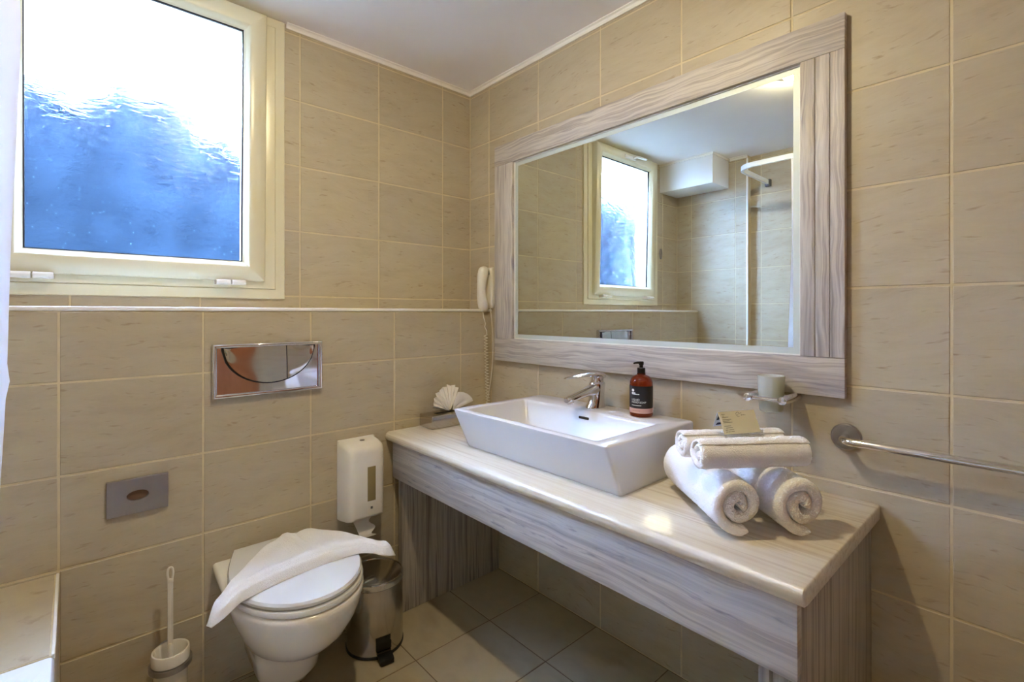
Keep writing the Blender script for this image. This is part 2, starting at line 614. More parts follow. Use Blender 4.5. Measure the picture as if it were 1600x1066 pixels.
# thin cornice
def cornice(name, p0, p1, inward, label):
    bm = bmesh.new()
    p0, p1, n = Vector(p0), Vector(p1), Vector(inward)
    prof = [(0, 0), (0.017, 0), (0.017, -0.003), (0.009, -0.006), (0.006, -0.011), (0.005, -0.018), (0, -0.018)]
    loft(bm, [[p + n * a + Vector((0, 0, CE + b)) for a, b in prof] for p in (p0, p1)])
    return struct(obj(name, bm, 'white_trim', smooth=False), label, 'trim')
cornice('trim_3', (0.001, -0.001, 0), (XR, -0.001, 0), (0, -1, 0), 'thin white ceiling moulding above the mirror wall')
cornice('trim_4', (0.001, -0.872, 0), (0.001, -0.002, 0), (1, 0, 0), 'short white ceiling moulding between window and corner')
cornice('trim_5', (0.41, YF + 0.001, 0), (STEP, YF + 0.001, 0), (0, 1, 0), 'white ceiling moulding above the bath wall')

bk = struct(obj('ceiling_bulkhead', B(0.0, 0.40, YF, -1.765, 2.085, CE, bev=0.002), 'bulkhead'), 'white boxed-in duct under the ceiling in the far corner', 'bulkhead')
bm = bmesh.new()
box(bm, 0.0, 0.408, -1.765, -1.755, CE - 0.016, CE, bev=0.002)
box(bm, 0.40, 0.408, YF, -1.757, CE - 0.016, CE, bev=0.002)
obj('moulding', bm, 'white_trim', bk)

# ------------------------------------------------------------------ window
win = bpy.data.objects.new('window_1', None)
COL.objects.link(win)
win.location = (0.0, -1.298, 1.251)
struct(win, 'cream framed tilting window with hammered frosted glass', 'window')
FY0, FY1, FZ0, FZ1 = -1.718, -0.878, 1.251, 2.290
def frame4(name, y0, y1, z0, z1, wd, prof, material, parent, tilt=None):
    """mitred frame of four profiled bars. prof: list of (t across width 0..1, x)"""
    c = [Vector((0, y0, z0)), Vector((0, y1, z0)), Vector((0, y1, z1)), Vector((0, y0, z1))]
    d = [Vector((0, 1, 1)), Vector((0, -1, 1)), Vector((0, -1, -1)), Vector((0, 1, -1))]
    for k in range(4):
        a, b = k, (k + 1) % 4
        bm = bmesh.new()
        loft(bm, [[c[j] + d[j] * (wd * t) + Vector((x, 0, 0)) for t, x in prof] for j in (a, b)])
        if tilt:
            bmesh.ops.transform(bm, matrix=tilt, verts=bm.verts)
        obj(name, bm, material, parent, angle=50)
frame4('frame_bar', FY0, FY1, FZ0, FZ1, 0.080, [(0, -0.10), (0, 0.006), (0.03, 0.010), (0.42, 0.012), (0.46, 0.008), (0.47, 0.016), (0.92, 0.016), (1.0, 0.010), (1.0, -0.10)], 'pvc', win)
TILT = Matrix.Translation((0.034, 0, 1.312)) @ Matrix.Rotation(radians(1.3), 4, 'Y') @ Matrix.Translation((-0.034, 0, -1.312))
SY0, SY1, SZ0, SZ1 = -1.643, -0.953, 1.312, 2.266
sash = bpy.data.objects.new('sash', None)
COL.objects.link(sash)
sash.parent = win
SP = [(0, -0.03), (0, 0.032), (0.06, 0.036), (0.72, 0.036), (0.80, 0.032), (0.90, 0.018), (1.0, 0.014), (1.0, -0.03)]
frame4('sash_bar', SY0, SY1, SZ0, SZ1, 0.069, SP, 'pvc', sash, TILT)
bm = B(-0.006, 0.0, SY0 + 0.06, SY1 - 0.06, SZ0 + 0.06, SZ1 - 0.06)
bmesh.ops.transform(bm, matrix=TILT, verts=bm.verts)
obj('pane', bm, 'glass', sash, smooth=False)
frame4('gasket', SY0 + 0.0665, SY1 - 0.0665, SZ0 + 0.0665, SZ1 - 0.0665, 0.006, [(0, 0.0005), (0, 0.011), (1, 0.009), (1, 0.0005)], 'gasket', sash, TILT)
for yc in (-1.065, -1.555):
    bm = bmesh.new()
    for (a, b) in ((-0.045, -0.002), (0.002, 0.045)):
        loft(bm, [circ((0.045, yc + a, 1.306), 0.010, 14, 'y', 0.009), circ((0.045, yc + b, 1.306), 0.010, 14, 'y', 0.009)])
        box(bm, 0.014, 0.042, yc + a, yc + b, 1.298, 1.312)
    obj('hinge', bm, 'white_plastic', win)
bm = bmesh.new()
box(bm, 0.036, 0.046, -1.36, -1.24, 2.222, 2.246, bev=0.004)
tube(bm, [(0.05, -1.33, 2.236), (0.066, -1.33, 2.238), (0.07, -1.345, 2.24), (0.07, -1.44, 2.243)], 0.009, flat=0.8)
bmesh.ops.transform(bm, matrix=TILT, verts=bm.verts)
obj('handle', bm, 'white_plastic', sash)

# ------------------------------------------------------------------ outside the window: wall and hedges added to colour the glass blue
g = struct(obj('ground', B(-9, -0.16, -9, 5, -0.4, -0.3), 'ground'), 'stone paving outside the window', 'ground')
gw = obj('added_blue_wall', B(-2.25, -2.0, -3.1, 3.5, -0.3, 2.2, bev=0.01), 'wall_blue')  # added wall, there for the blue in the frosted pane
struct(gw, 'added wall coloured blue to tint the frosted window', 'wall')
def hedge(y0, y1, hx, top, n, label):
    t = thing('added_hedge', label, 'hedge', (hx, (y0 + y1) / 2, -0.3), 'hedges added outside the window')
    k = 0
    while y0 + 0.2 + 0.45 * k < y1:
        y = y0 + 0.2 + 0.45 * k
        bm = bmesh.new()
        tube(bm, [(hx, y, -0.3), (hx + 0.03, y + 0.03, 0.6), (hx, y, 1.3)], 0.03, radii=[0.04, 0.03, 0.015])
        obj('stem', bm, 'bark', t)
        k += 1
    bm = bmesh.new()
    rx, z0 = 0.26, 1.0
    ny = int((y1 - y0) / 0.06)
    rings = []
    for i in range(ny + 1):
        y = y0 + (y1 - y0) * i / ny
        h = top(y) - 0.17
        e = min(1.0, 0.35 + min(i, ny - i) / 3)
        rings.append([Vector((hx + rx * 0.8 * e * cos(q) * (1 + 0.3 * noise.noise(Vector((cos(q) * 2, y * 5, sin(q) * 4)))), y,
                              (z0 + h) / 2 + (h - z0) / 2 * math.copysign(abs(sin(q)) ** 0.5, sin(q)) * (1 + 0.05 * noise.noise(Vector((y * 7, q, 2.0)))))) for q in [2 * pi * j / 20 for j in range(20)]])
    loft(bm, rings)
    for _ in range(n):
        y = random.uniform(y0, y1)
        h = top(y)
        z = z0 + (h - z0) * random.random() ** 0.6
        kk = min(1.0, sqrt(max(0.0, (h + 0.02 - z) / 0.25)))
        p = Vector((hx + rx * kk * random.uniform(-1, 1), y, z + 0.03 * random.gauss(0, 1)))
        nrm = Vector((random.gauss(0, 1), random.gauss(0, 1), random.gauss(0, 1))).normalized()
        a = nrm.orthogonal().normalized() * random.uniform(0.03, 0.055)
        b = nrm.cross(a).normalized() * random.uniform(0.014, 0.026)
        bm.faces.new([bm.verts.new(p + q) for q in (-a, b - a * 0.2 + nrm * 0.006, a, -b - a * 0.2 + nrm * 0.006)])
    obj('foliage', bm, 'leaf', t, smooth=False)
TOP = [(-2.3, 2.5), (-1.6, 2.56), (-1.40, 2.48), (-1.22, 2.64), (-1.0, 2.60), (-0.84, 2.52), (-0.66, 2.40), (-0.45, 2.2), (0.3, 2.0)]
hedge(-2.25, 0.2, -1.58, lambda y: interp(TOP, y) + 0.04 * noise.noise(Vector((y * 9, 0, 0))), 6500, 'added leafy hedge tinting the frosted window glass blue')
hedge(-3.02, -2.02, -0.95, lambda y: 2.44 + 0.06 * noise.noise(Vector((y * 6, 1, 0))), 2400, 'second added leafy hedge, tinting the window seen in the mirror blue')  # added close to the pane to keep white sky out of it

# ------------------------------------------------------------------ ceiling light
t = thing('ceiling_downlight', 'small round ceiling spotlight with glowing bulb, reflected at the mirror top', 'ceiling light', (1.142, -0.975, CE))
bm = bmesh.new()
lathe(bm, 1.142, -0.975, [(0.036, CE - 0.001), (0.036, CE - 0.006), (0.046, CE - 0.009), (0.058, CE - 0.006), (0.062, CE - 0.0005)], 36, False, False)
obj('ring', bm, 'brushed', t)
bm = bmesh.new()
lathe(bm, 1.142, -0.975, [(0.033 * cos(a), CE - 0.004 - 0.026 * sin(a)) for a in [k * pi / 2 / 8 for k in range(9)]], 24, False, False)
obj('bulb', bm, emit('glowing_bulb', BULB_COLOR, BULB_STRENGTH), t)

# ------------------------------------------------------------------ vanity
bm = bmesh.new()
prof = [(0.0, 0.728)]
prof = [(-0.001, 0.692), (-0.001, 0.728)]
for k in range(0, 11):
    a = radians(90 + 18 * k)
    prof.append((-0.532 + 0.018 * cos(a), 0.710 + 0.018 * sin(a)))
rings = []
for x, s in ((LX + 0.002, 0.0), (LX + 0.003, 0.0), (1.655, 0.0), (1.658, 0.003)):
    rings.append([Vector((x, min(y + s, -0.001), z + (s if z < 0.71 else -s))) for y, z in prof])
loft(bm, rings)
tag(obj('worktop', bm, 'marble_top', angle=50), 'pale striped marble worktop with rounded front edge under the basin', 'worktop')

vb = thing('vanity_base', 'grey streaked marble base with deep front apron below the worktop', 'vanity base', (0.9, -0.26, FL))
obj('apron', B(0.186, 1.641, -0.527, -0.507, 0.547, 0.6915, bev=0.0015), 'marble_apron', vb)
a = obj('side_panel', B(0.196, 0.222, -0.5065, -0.002, FL + 0.001, 0.6915, bev=0.0015), 'marble_panel', vb)
a['label'] = 'vertically striped marble panel beside the pedal bin'
obj('side_panel', B(1.567, 1.587, -0.5065, -0.002, FL + 0.001, 0.6915, bev=0.0015), 'marble_panel', vb)
a = obj('side_panel', B(1.619, 1.641, -0.5065, -0.002, FL + 0.001, 0.6915, bev=0.0015), 'marble_panel', vb)
a['label'] = 'outer marble end panel on the towel side'
obj('inner_panel', B(1.5875, 1.6185, -0.49, -0.478, FL + 0.001, 0.6915), 'marble_panel', vb)

# ------------------------------------------------------------------ basin
bs = thing('wash_basin', 'white rectangular vessel basin with slanted front standing on the worktop', 'basin', (0.876, -0.27, 0.728))
bm = bmesh.new()
X0, X1 = 0.548, 1.204
R = [rrect(X0 + 0.004, X1 - 0.004, -0.428, -0.058, 0.010, 0.7285), rrect(X0 + 0.002, X1 - 0.002, -0.431, -0.056, 0.010, 0.733),
     rrect(X0, X1, -0.490, -0.052, 0.010, 0.862), rrect(X0 + 0.0015, X1 - 0.0015, -0.4905, -0.0535, 0.010, 0.866), rrect(X0 + 0.005, X1 - 0.005, -0.487, -0.057, 0.010, 0.868),
     rrect(X0 + 0.030, X1 - 0.052, -0.466, -0.170, 0.014, 0.868), rrect(X0 + 0.034, X1 - 0.056, -0.462, -0.174, 0.014, 0.866), rrect(X0 + 0.037, X1 - 0.059, -0.458, -0.178, 0.015, 0.858),
     rrect(X0 + 0.062, X1 - 0.085, -0.43, -0.196, 0.03, 0.775), rrect(X0 + 0.085, X1 - 0.11, -0.41, -0.215, 0.04, 0.758), rrect(X0 + 0.25, X1 - 0.27, -0.34, -0.28, 0.025, 0.752)]
loft(bm, R)
obj('bowl', bm, 'ceramic', bs, angle=40)
bm = bmesh.new()
sl = [(0.857, 0.844), (0.894, 0.844)]
box(bm, 0.853, 0.897, -0.1835, -0.1785, 0.838, 0.847, bev=0.0022)
obj('overflow', bm, 'dark', bs)
bm = bmesh.new()
lathe(bm, 0.86, -0.31, [(0.024, 0.7525), (0.024, 0.756), (0.020, 0.758), (0.001, 0.759)], 24)
obj('drain', bm, 'chrome', bs)

# ------------------------------------------------------------------ tap
fx = 0.864
tp = thing('basin_tap', 'chrome single lever mixer tap on the basin back ledge', 'tap', (fx, -0.105, 0.868))
bm = bmesh.new()
secs = [(0.8685, -0.104, 0.029, 0.042), (0.872, -0.104, 0.029, 0.0415), (0.882, -0.101, 0.027, 0.036), (0.898, -0.098, 0.0255, 0.031), (0.918, -0.097, 0.0255, 0.030), (0.940, -0.096, 0.0265, 0.031), (0.952, -0.095, 0.027, 0.031), (0.957, -0.095, 0.024, 0.027)]
loft(bm, [circ((fx, y, z), rx, 28, 'z', ry) for z, y, rx, ry in secs])
obj('body', bm, 'chrome', tp)
bm = bmesh.new()
path = [(-0.088, 0.936, 0.0245, 0.021), (-0.12, 0.932, 0.0235, 0.020), (-0.16, 0.926, 0.0210, 0.0155), (-0.20, 0.919, 0.019, 0.013), (-0.235, 0.912, 0.018, 0.012), (-0.252, 0.909, 0.016, 0.011), (-0.258, 0.908, 0.011, 0.007)]
loft(bm, [circ((fx, y, z), rx, 20, 'y', rz) for y, z, rx, rz in path])
obj('spout', bm, 'chrome', tp)
bm = bmesh.new()
lathe(bm, fx, -0.238, [(0.0115, 0.895), (0.0125, 0.897), (0.0125, 0.908), (0.010, 0.912)], 20)
obj('aerator', bm, 'chrome', tp)
bm = bmesh.new()
lathe(bm, fx, -0.094, [(0.022, 0.955), (0.0225, 0.96), (0.021, 0.970), (0.018, 0.977), (0.012, 0.980)], 28)
obj('cartridge_cap', bm, 'chrome', tp)
bm = bmesh.new()
lv = [(-0.066, 0.974, 0.017, 0.007), (-0.072, 0.980, 0.021, 0.009), (-0.095, 0.985, 0.0225, 0.009), (-0.13, 0.987, 0.020, 0.008), (-0.18, 0.986, 0.017, 0.0065), (-0.23, 0.984, 0.0145, 0.005), (-0.258, 0.983, 0.011, 0.0035), (-0.264, 0.983, 0.006, 0.002)]
loft(bm, [circ((fx, y, z), rx, 20, 'y', rz) for y, z, rx, rz in lv])
obj('lever', bm, 'chrome', tp)
bm = bmesh.new()
tube(bm, [(fx, -0.070, 0.93), (fx, -0.058, 0.93)], 0.004)
lathe(bm, fx, -0.060, [(0.003, 0.88), (0.003, 0.928), (0.006, 0.931), (0.006, 0.938), (0.003, 0.940)], 12)
obj('waste_rod', bm, 'chrome', tp)

# ------------------------------------------------------------------ soap bottle
sx, sy, sz = 1.052, -0.108, 0.868
sp = thing('soap_bottle', 'amber liquid hand soap bottle with black label and black pump', 'soap bottle', (sx, sy, sz))
bm = bmesh.new()
lathe(bm, sx, sy, [(0.030, sz + 0.0005), (0.035, sz + 0.002), (0.0365, sz + 0.006), (0.0365, sz + 0.100), (0.0355, sz + 0.110), (0.032, sz + 0.120), (0.026, sz + 0.127), (0.018, sz + 0.131), (0.0135, sz + 0.133), (0.0135, sz + 0.138)], 40)
obj('bottle', bm, 'amber', sp)
FACE = math.atan2(CAM.y - sy, CAM.x - sx)
def cyl_patch(r, a0, a1, z0, z1, n=28):
    bm = bmesh.new()
    rings = []
    for k in range(n + 1):
        a = a0 + (a1 - a0) * k / n
        c, s = cos(a), sin(a)
        rings.append([Vector((sx + rr * c, sy + rr * s, z)) for rr, z in ((r, z0), (r, z1), (r - 0.0004, z1), (r - 0.0004, z0))])
    return loft(bm, rings)
obj('label', cyl_patch(0.0369, FACE - 1.75, FACE + 1.45, sz + 0.029, sz + 0.099), 'label_black', sp)
obj('label_band', cyl_patch(0.0369, FACE - 1.75, FACE + 1.45, sz + 0.0135, sz + 0.0288), 'label_pink', sp)
def text_mesh(body, size):
    cu = bpy.data.curves.new('t', 'FONT')
    cu.body = body
    cu.size = size
    to = bpy.data.objects.new('t', cu)
    COL.objects.link(to)
    bpy.context.view_layer.update()
    dg = bpy.context.evaluated_depsgraph_get()
    me = bpy.data.meshes.new_from_object(to.evaluated_get(dg))
    bm = bmesh.new()
    bm.from_mesh(me)
    bpy.data.objects.remove(to)
    bpy.data.meshes.remove(me)
    bmesh.ops.subdivide_edges(bm, edges=[e for e in bm.edges if e.calc_length() > size * 0.25], cuts=1)
    return bm
def bend(bm, z0, a_left, r=0.0372):
    for v in bm.verts:
        a = FACE + a_left + v.co.x / r
        v.co = Vector((sx + r * cos(a), sy + r * sin(a), z0 + v.co.y))
    return bm
AL = -0.88
for (body, size, z, m_) in (('LIQUID', 0.0085, sz + 0.0535, 'print_white'), ('HAND SOAP', 0.0085, sz + 0.0455, 'print_white')):
    obj('lettering', bend(text_mesh(body, size), z, AL), m_, sp, smooth=False)
for (x0, x1, z0, z1) in ((0.0, 0.014, 0.0755, 0.0785), (0.0, 0.027, 0.0725, 0.0745), (0.0, 0.033, 0.0375, 0.0390)):
    bm = bmesh.new()
    nseg = 8
    vs = []
    for k in range(nseg + 1):
        a = FACE + AL + (x0 + (x1 - x0) * k / nseg) / 0.0372
        vs.append([bm.verts.new((sx + 0.0372 * cos(a), sy + 0.0372 * sin(a), sz + z)) for z in (z0, z1)])
    for p, q in zip(vs[:-1], vs[1:]):
        bm.faces.new((p[0], q[0], q[1], p[1]))
    obj('small_print', bm, 'print_white', sp, smooth=False)
bm = bmesh.new()
pts = [(0.0045 * cos(2 * pi * k / 16) * 1.1, 0.0045 * sin(2 * pi * k / 16)) for k in range(16)]
f = bm.faces.new([bm.verts.new((x + 0.005, y, 0)) for x, y in pts])
obj('emblem', bend(bm, sz + 0.0855, AL), 'print_white', sp, smooth=False)
for k in range(7):
    bm = bmesh.new()
    x0, x1 = 0.004 + 0.0038 * k, 0.0066 + 0.0038 * k
    a0, a1 = FACE + AL + x0 / 0.0372, FACE + AL + x1 / 0.0372
    bm.faces.new([bm.verts.new((sx + 0.0372 * cos(a), sy + 0.0372 * sin(a), sz + z)) for a, z in ((a0, 0.0205), (a1, 0.0205), (a1, 0.0222), (a0, 0.0222))])
    obj('band_print', bm, 'print_pink', sp, smooth=False)
pump = thing_parent = None
bm = bmesh.new()
lathe(bm, sx, sy, [(0.0125, sz + 0.1325), (0.0130, sz + 0.134), (0.0130, sz + 0.153), (0.0115, sz + 0.155), (0.006, sz + 0.1555), (0.006, sz + 0.164), (0.008, sz + 0.1645), (0.008, sz + 0.174), (0.006, sz + 0.1755)], 28)
pm = obj('pump', bm, 'black', sp)
RD = Vector((0.6703, 0.7421, 0))
bm = bmesh.new()
p0 = Vector((sx, sy, sz + 0.171))
tube(bm, [p0, p0 - RD * 0.012, p0 - RD * 0.020 + Vector((0, 0, -0.001)), p0 - RD * 0.025 + Vector((0, 0, -0.003))], 0.0038, radii=[0.0045, 0.004, 0.0033, 0.0028])
obj('nozzle', bm, 'black', pm)

# ------------------------------------------------------------------ tissue box and tissue
tb = thing('tissue_box', 'brushed metal tissue box on the worktop beside the basin', 'tissue box', (0.224, -0.278, 0.728))
obj('cover', B(0.174, 0.274, -0.398, -0.158, 0.7285, 0.781, bev=0.005, seg=3), 'steel', tb)
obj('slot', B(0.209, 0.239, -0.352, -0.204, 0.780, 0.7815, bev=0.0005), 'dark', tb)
def pleat_fan(apex, a0, a1, rad, n, amp, flopx):
    bm = bmesh.new()
    top, bot = [], []
    NR = 6
    rows = []
    for i in range(n + 1):
        t = i / n
        a = radians(a0 + (a1 - a0) * t)
        rr = rad(t)
        row = []
        for k in range(NR + 1):
            s = 0.06 + 0.94 * k / NR
            off = amp * s * (1 if i % 2 else -1) + 0.006 * noise.noise(Vector((i * 0.9, k * 0.7, apex[2] * 9)))
            row.append(Vector((apex[0] + off + flopx * s * s, apex[1] + rr * s * cos(a), apex[2] + rr * s * sin(a))))
        rows.append(row)
    th = 0.0012
    A = [[bm.verts.new(p) for p in r] for r in rows]
    C = [[bm.verts.new(p + Vector((-th, 0, 0))) for p in r] for r in rows]
    for i in range(n):
        for k in range(NR):
            bm.faces.new((A[i][k], A[i + 1][k], A[i + 1][k + 1], A[i][k + 1]))
            bm.faces.new((C[i][k], C[i][k + 1], C[i + 1][k + 1], C[i + 1][k]))
    for i in range(n):
        bm.faces.new((A[i][NR], A[i + 1][NR], C[i + 1][NR], C[i][NR]))
    for i in (0, n):
        for k in range(NR):
            bm.faces.new((A[i][k], A[i][k + 1], C[i][k + 1], C[i][k]))
    return bm
ti = thing('paper_tissue', 'white paper tissue folded as a pleated fan in the metal box', 'tissue', (0.224, -0.278, 0.7816))
AP = (0.226, -0.277, 0.783)
obj('fan', pleat_fan(AP, 165, 62, lambda t: 0.088 + 0.022 * sin(pi * t * 0.8) + 0.004 * sin(t * 40), 18, 0.007, 0.0), 'tissue', ti, angle=60)
obj('side_flap', pleat_fan((0.232, -0.272, 0.783), 74, 16, lambda t: 0.082 + 0.028 * t, 6, 0.003, 0.012), 'tissue', ti, angle=60)

# ------------------------------------------------------------------ mirror
mr = thing('framed_mirror', 'large wall mirror framed by wide streaked marble planks', 'mirror', (0.9, 0.0, 0.982))
FX0, FX1, FZa, FZb = 0.213, 1.590, 0.982, 1.964
GX0, GX1, GZ0, GZ1 = 0.336, 1.487, 1.084, 1.872
def plank(x0, x1, z0, z1, m_, name):
    obj(name, B(x0 + 0.0006, x1 - 0.0006, -0.022, -0.0015, z0 + 0.0006, z1 - 0.0006, bev=0.0012), m_, mr)
plank(FX0, FX1, GZ1, FZb, 'plank_h', 'top_plank')
plank(FX0, FX1, FZa, GZ0, 'plank_h', 'bottom_plank')
plank(FX0, GX0, GZ0, GZ1, 'plank_v', 'upright_plank')
for a_, b_ in ((GX1, 1.5225), (1.5225, 1.5565), (1.5565, FX1)):
    plank(a_, b_, GZ0, GZ1, 'plank_v', 'upright_plank')
obj('mirror_glass', B(GX0 + 0.001, GX1 - 0.001, -0.006, -0.0015, GZ0 + 0.001, GZ1 - 0.001), 'mirror', mr, smooth=False)
BW = 0.021
bm = bmesh.new()
for (x0, x1, z0, z1) in ((GX0 + 0.004, GX1 - 0.004, GZ0 + 0.004, GZ0 + BW), (GX0 + 0.004, GX1 - 0.004, GZ1 - BW, GZ1 - 0.004), (GX0 + 0.004, GX0 + BW, GZ0 + BW, GZ1 - BW), (GX1 - BW, GX1 - 0.004, GZ0 + BW, GZ1 - BW)):
    box(bm, x0, x1, -0.0066, -0.0061, z0, z1)
obj('frosted_border', bm, 'frosted_band', mr, smooth=False)
bm = bmesh.new()
for (x0, x1, z0, z1) in ((GX0, GX1, GZ0, GZ0 + 0.004), (GX0, GX1, GZ1 - 0.004, GZ1), (GX0, GX0 + 0.004, GZ0 + 0.004, GZ1 - 0.004), (GX1 - 0.004, GX1, GZ0 + 0.004, GZ1 - 0.004)):
    box(bm, x0, x1, -0.010, -0.0061, z0, z1)
obj('sealant', bm, 'silicone', mr, smooth=False)

# ------------------------------------------------------------------ telephone
px = 0.172
ph = thing('wall_telephone', 'ivory wall telephone with handset hung beside the mirror frame', 'telephone', (px, 0.0, 1.21))
def pill(bm, zs, yin, yout, wx, cx=px, n=16):
    rings = []
    for z, a, b, ww in zip(zs, yin, yout, wx):
        cy, ry = (a + b) / 2, abs(b - a) / 2
        ring = []
        for k in range(n):
            t = 2 * pi * k / n
            c, s = cos(t), sin(t)
            c = math.copysign(abs(c) ** 0.6, c); s = math.copysign(abs(s) ** 0.6, s)
            ring.append(Vector((cx + ww * c, cy + ry * s, z)))
        rings.append(ring)
    return loft(bm, rings)
zs = [1.222, 1.232, 1.25, 1.28, 1.31, 1.34, 1.37, 1.395, 1.408, 1.414]
obj('base', pill(bmesh.new(), zs, [-0.001] * 10, [-0.012, -0.022, -0.028, -0.026, -0.024, -0.024, -0.026, -0.03, -0.026, -0.012], [0.014, 0.022, 0.026, 0.028, 0.029, 0.029, 0.028, 0.026, 0.022, 0.012]), 'phone', ph)
zs = [1.206, 1.210, 1.222, 1.245, 1.275, 1.31, 1.345, 1.38, 1.402, 1.412, 1.415]
hs = obj('handset', pill(bmesh.new(), zs, [-0.048, -0.040, -0.033, -0.036, -0.048, -0.053, -0.048, -0.036, -0.033, -0.040, -0.050], [-0.058, -0.066, -0.073, -0.078, -0.081, -0.082, -0.081, -0.078, -0.073, -0.066, -0.058], [0.010, 0.017, 0.022, 0.024, 0.022, 0.021, 0.022, 0.024, 0.022, 0.016, 0.008]), 'phone', ph)
obj('cradle', B(px - 0.012, px + 0.012, -0.034, -0.024, 1.378, 1.398, bev=0.003), 'grey_plastic', ph)
def helix(p0, p1, r, turns, n, wob=0):
    p0, p1 = Vector(p0), Vector(p1)
    out = []
    for i in range(n + 1):
        t = i / n
        a = 2 * pi * turns * t
        out.append(p0.lerp(p1, t) + Vector((r * cos(a), r * sin(a), 0)))
    return out
bm = bmesh.new()
pts = [Vector((px, -0.058, 1.208)), Vector((px + 0.003, -0.055, 1.18)), Vector((px + 0.010, -0.050, 1.15)), Vector((px + 0.002, -0.048, 1.135)), Vector((px + 0.012, -0.044, 1.115))] + helix((px + 0.004, -0.044, 1.10), (px + 0.010, -0.034, 0.738), 0.0080, 26, 26 * 12)
tube(bm, pts, 0.0024, 6)
obj('coiled_cord', bm, 'cord', ph)
bm = bmesh.new()
tube(bm, spline([(px + 0.006, -0.018, 1.226), (px + 0.016, -0.016, 1.15), (px + 0.022, -0.014, 1.05), (px + 0.016, -0.016, 0.93), (px + 0.006, -0.022, 0.85), (px - 0.001, -0.030, 0.79), (px - 0.001, -0.05, 0.738)], 24), 0.0024, 6)
obj('straight_cord', bm, 'cord', ph)

# ------------------------------------------------------------------ tumbler and its holder
hd = thing('tumbler_holder', 'chrome wall holder of two arms joined by a thin bar', 'tumbler holder', (1.435, 0.0, 0.97))
for x in (1.388, 1.475):
    bm = bmesh.new()
    loft(bm, [circ((x, y, 0.972), r, 20, 'y') for y, r in ((-0.0015, 0.0118), (-0.114, 0.0118), (-0.118, 0.0105), (-0.119, 0.007))])
    obj('arm', bm, 'chrome', hd)
bm = bmesh.new()
tube(bm, [(1.40, -0.109, 0.972), (1.463, -0.109, 0.972)], 0.0055)
obj('crossbar', bm, 'chrome', hd)
bm = bmesh.new()
tube(bm, [(1.40, -0.030, 0.972), (1.463, -0.030, 0.972)], 0.0045)
obj('crossbar', bm, 'chrome', hd)
bm = bmesh.new()
tx, ty = 1.4315, -0.069
lathe(bm, tx, ty, [(0.026, 0.934), (0.0285, 0.937), (0.0315, 0.985), (0.0335, 1.030), (0.0325, 1.031), (0.0310, 1.029), (0.0288, 0.985), (0.0255, 0.943), (0.001, 0.941)], 36)
tag(obj('tumbler', bm, 'frost_glass'), 'frosted glass tumbler resting in the chrome wall holder', 'tumbler')

# ------------------------------------------------------------------ grab rail
gr = thing('grab_rail', 'chrome grab rail with round wall flange beside the worktop', 'grab rail', (1.588, 0.0, 0.883))
for x in (1.588, 2.30):
    bm = bmesh.new()
    loft(bm, [circ((x, y, 0.883), r, 36, 'y') for y, r in ((-0.0005, 0.034), (-0.006, 0.034), (-0.009, 0.031), (-0.010, 0.020), (-0.010, 0.014))])
    obj('flange', bm, 'brushed', gr)
bm = bmesh.new()
pp = [(1.588, -0.006, 0.883), (1.588, -0.030, 0.883)]
pp += [(1.588 + 0.03 * (1 - cos(a)), -0.030 - 0.03 * sin(a), 0.883) for a in [k * pi / 16 for k in range(1, 9)]]
pp += [(1.9, -0.060, 0.883), (2.27, -0.060, 0.883)]
pp += [(2.27 + 0.03 * sin(a), -0.030 - 0.03 * cos(a), 0.883) for a in [k * pi / 16 for k in range(1, 9)]] + [(2.30, -0.006, 0.883)]
tube(bm, pp, 0.0098, 16)
obj('bar', bm, 'chrome', gr)

# ------------------------------------------------------------------ flush plate
fp = thing('flush_plate', 'chrome dual flush plate with curved buttons above the toilet', 'flush plate', (LX, -0.975, 0.927))
PY0, PY1, PZ0, PZ1 = -1.146, -0.803, 0.927, 1.100
bm = bmesh.new()
prof = [(0.0, 0.0003), (0.0, 0.014), (0.0035, 0.018), (0.009, 0.018), (0.0125, 0.013), (0.0125, 0.0003)]
c = [(PY0, PZ0, 1, 1), (PY1, PZ0, -1, 1), (PY1, PZ1, -1, -1), (PY0, PZ1, 1, -1)]
rr = [[Vector((LX + x, y + sy_ * t_, z + sz_ * t_)) for t_, x in prof] for (y, z, sy_, sz_) in c]
loft(bm, rr + [rr[0]], False, False)
obj('bezel', bm, 'chrome', fp, angle=60)
IY0, IY1, IZ0, IZ1 = PY0 + 0.012, PY1 - 0.012, PZ0 + 0.012, PZ1 - 0.012
def plate_x(u, v):
    return LX + 0.0098 - 0.0045 * (2 * u - 1) ** 2
bm = bmesh.new()
NU, NV = 40, 16
gv = [[bm.verts.new((plate_x(i / NU, j / NV), IY0 + (IY1 - IY0) * i / NU, IZ0 + (IZ1 - IZ0) * j / NV)) for j in range(NV + 1)] for i in range(NU + 1)]
for i in range(NU):
    for j in range(NV):
        bm.faces.new((gv[i][j], gv[i + 1][j], gv[i + 1][j + 1], gv[i][j + 1]))
obj('face', bm, 'chrome', fp, angle=80)
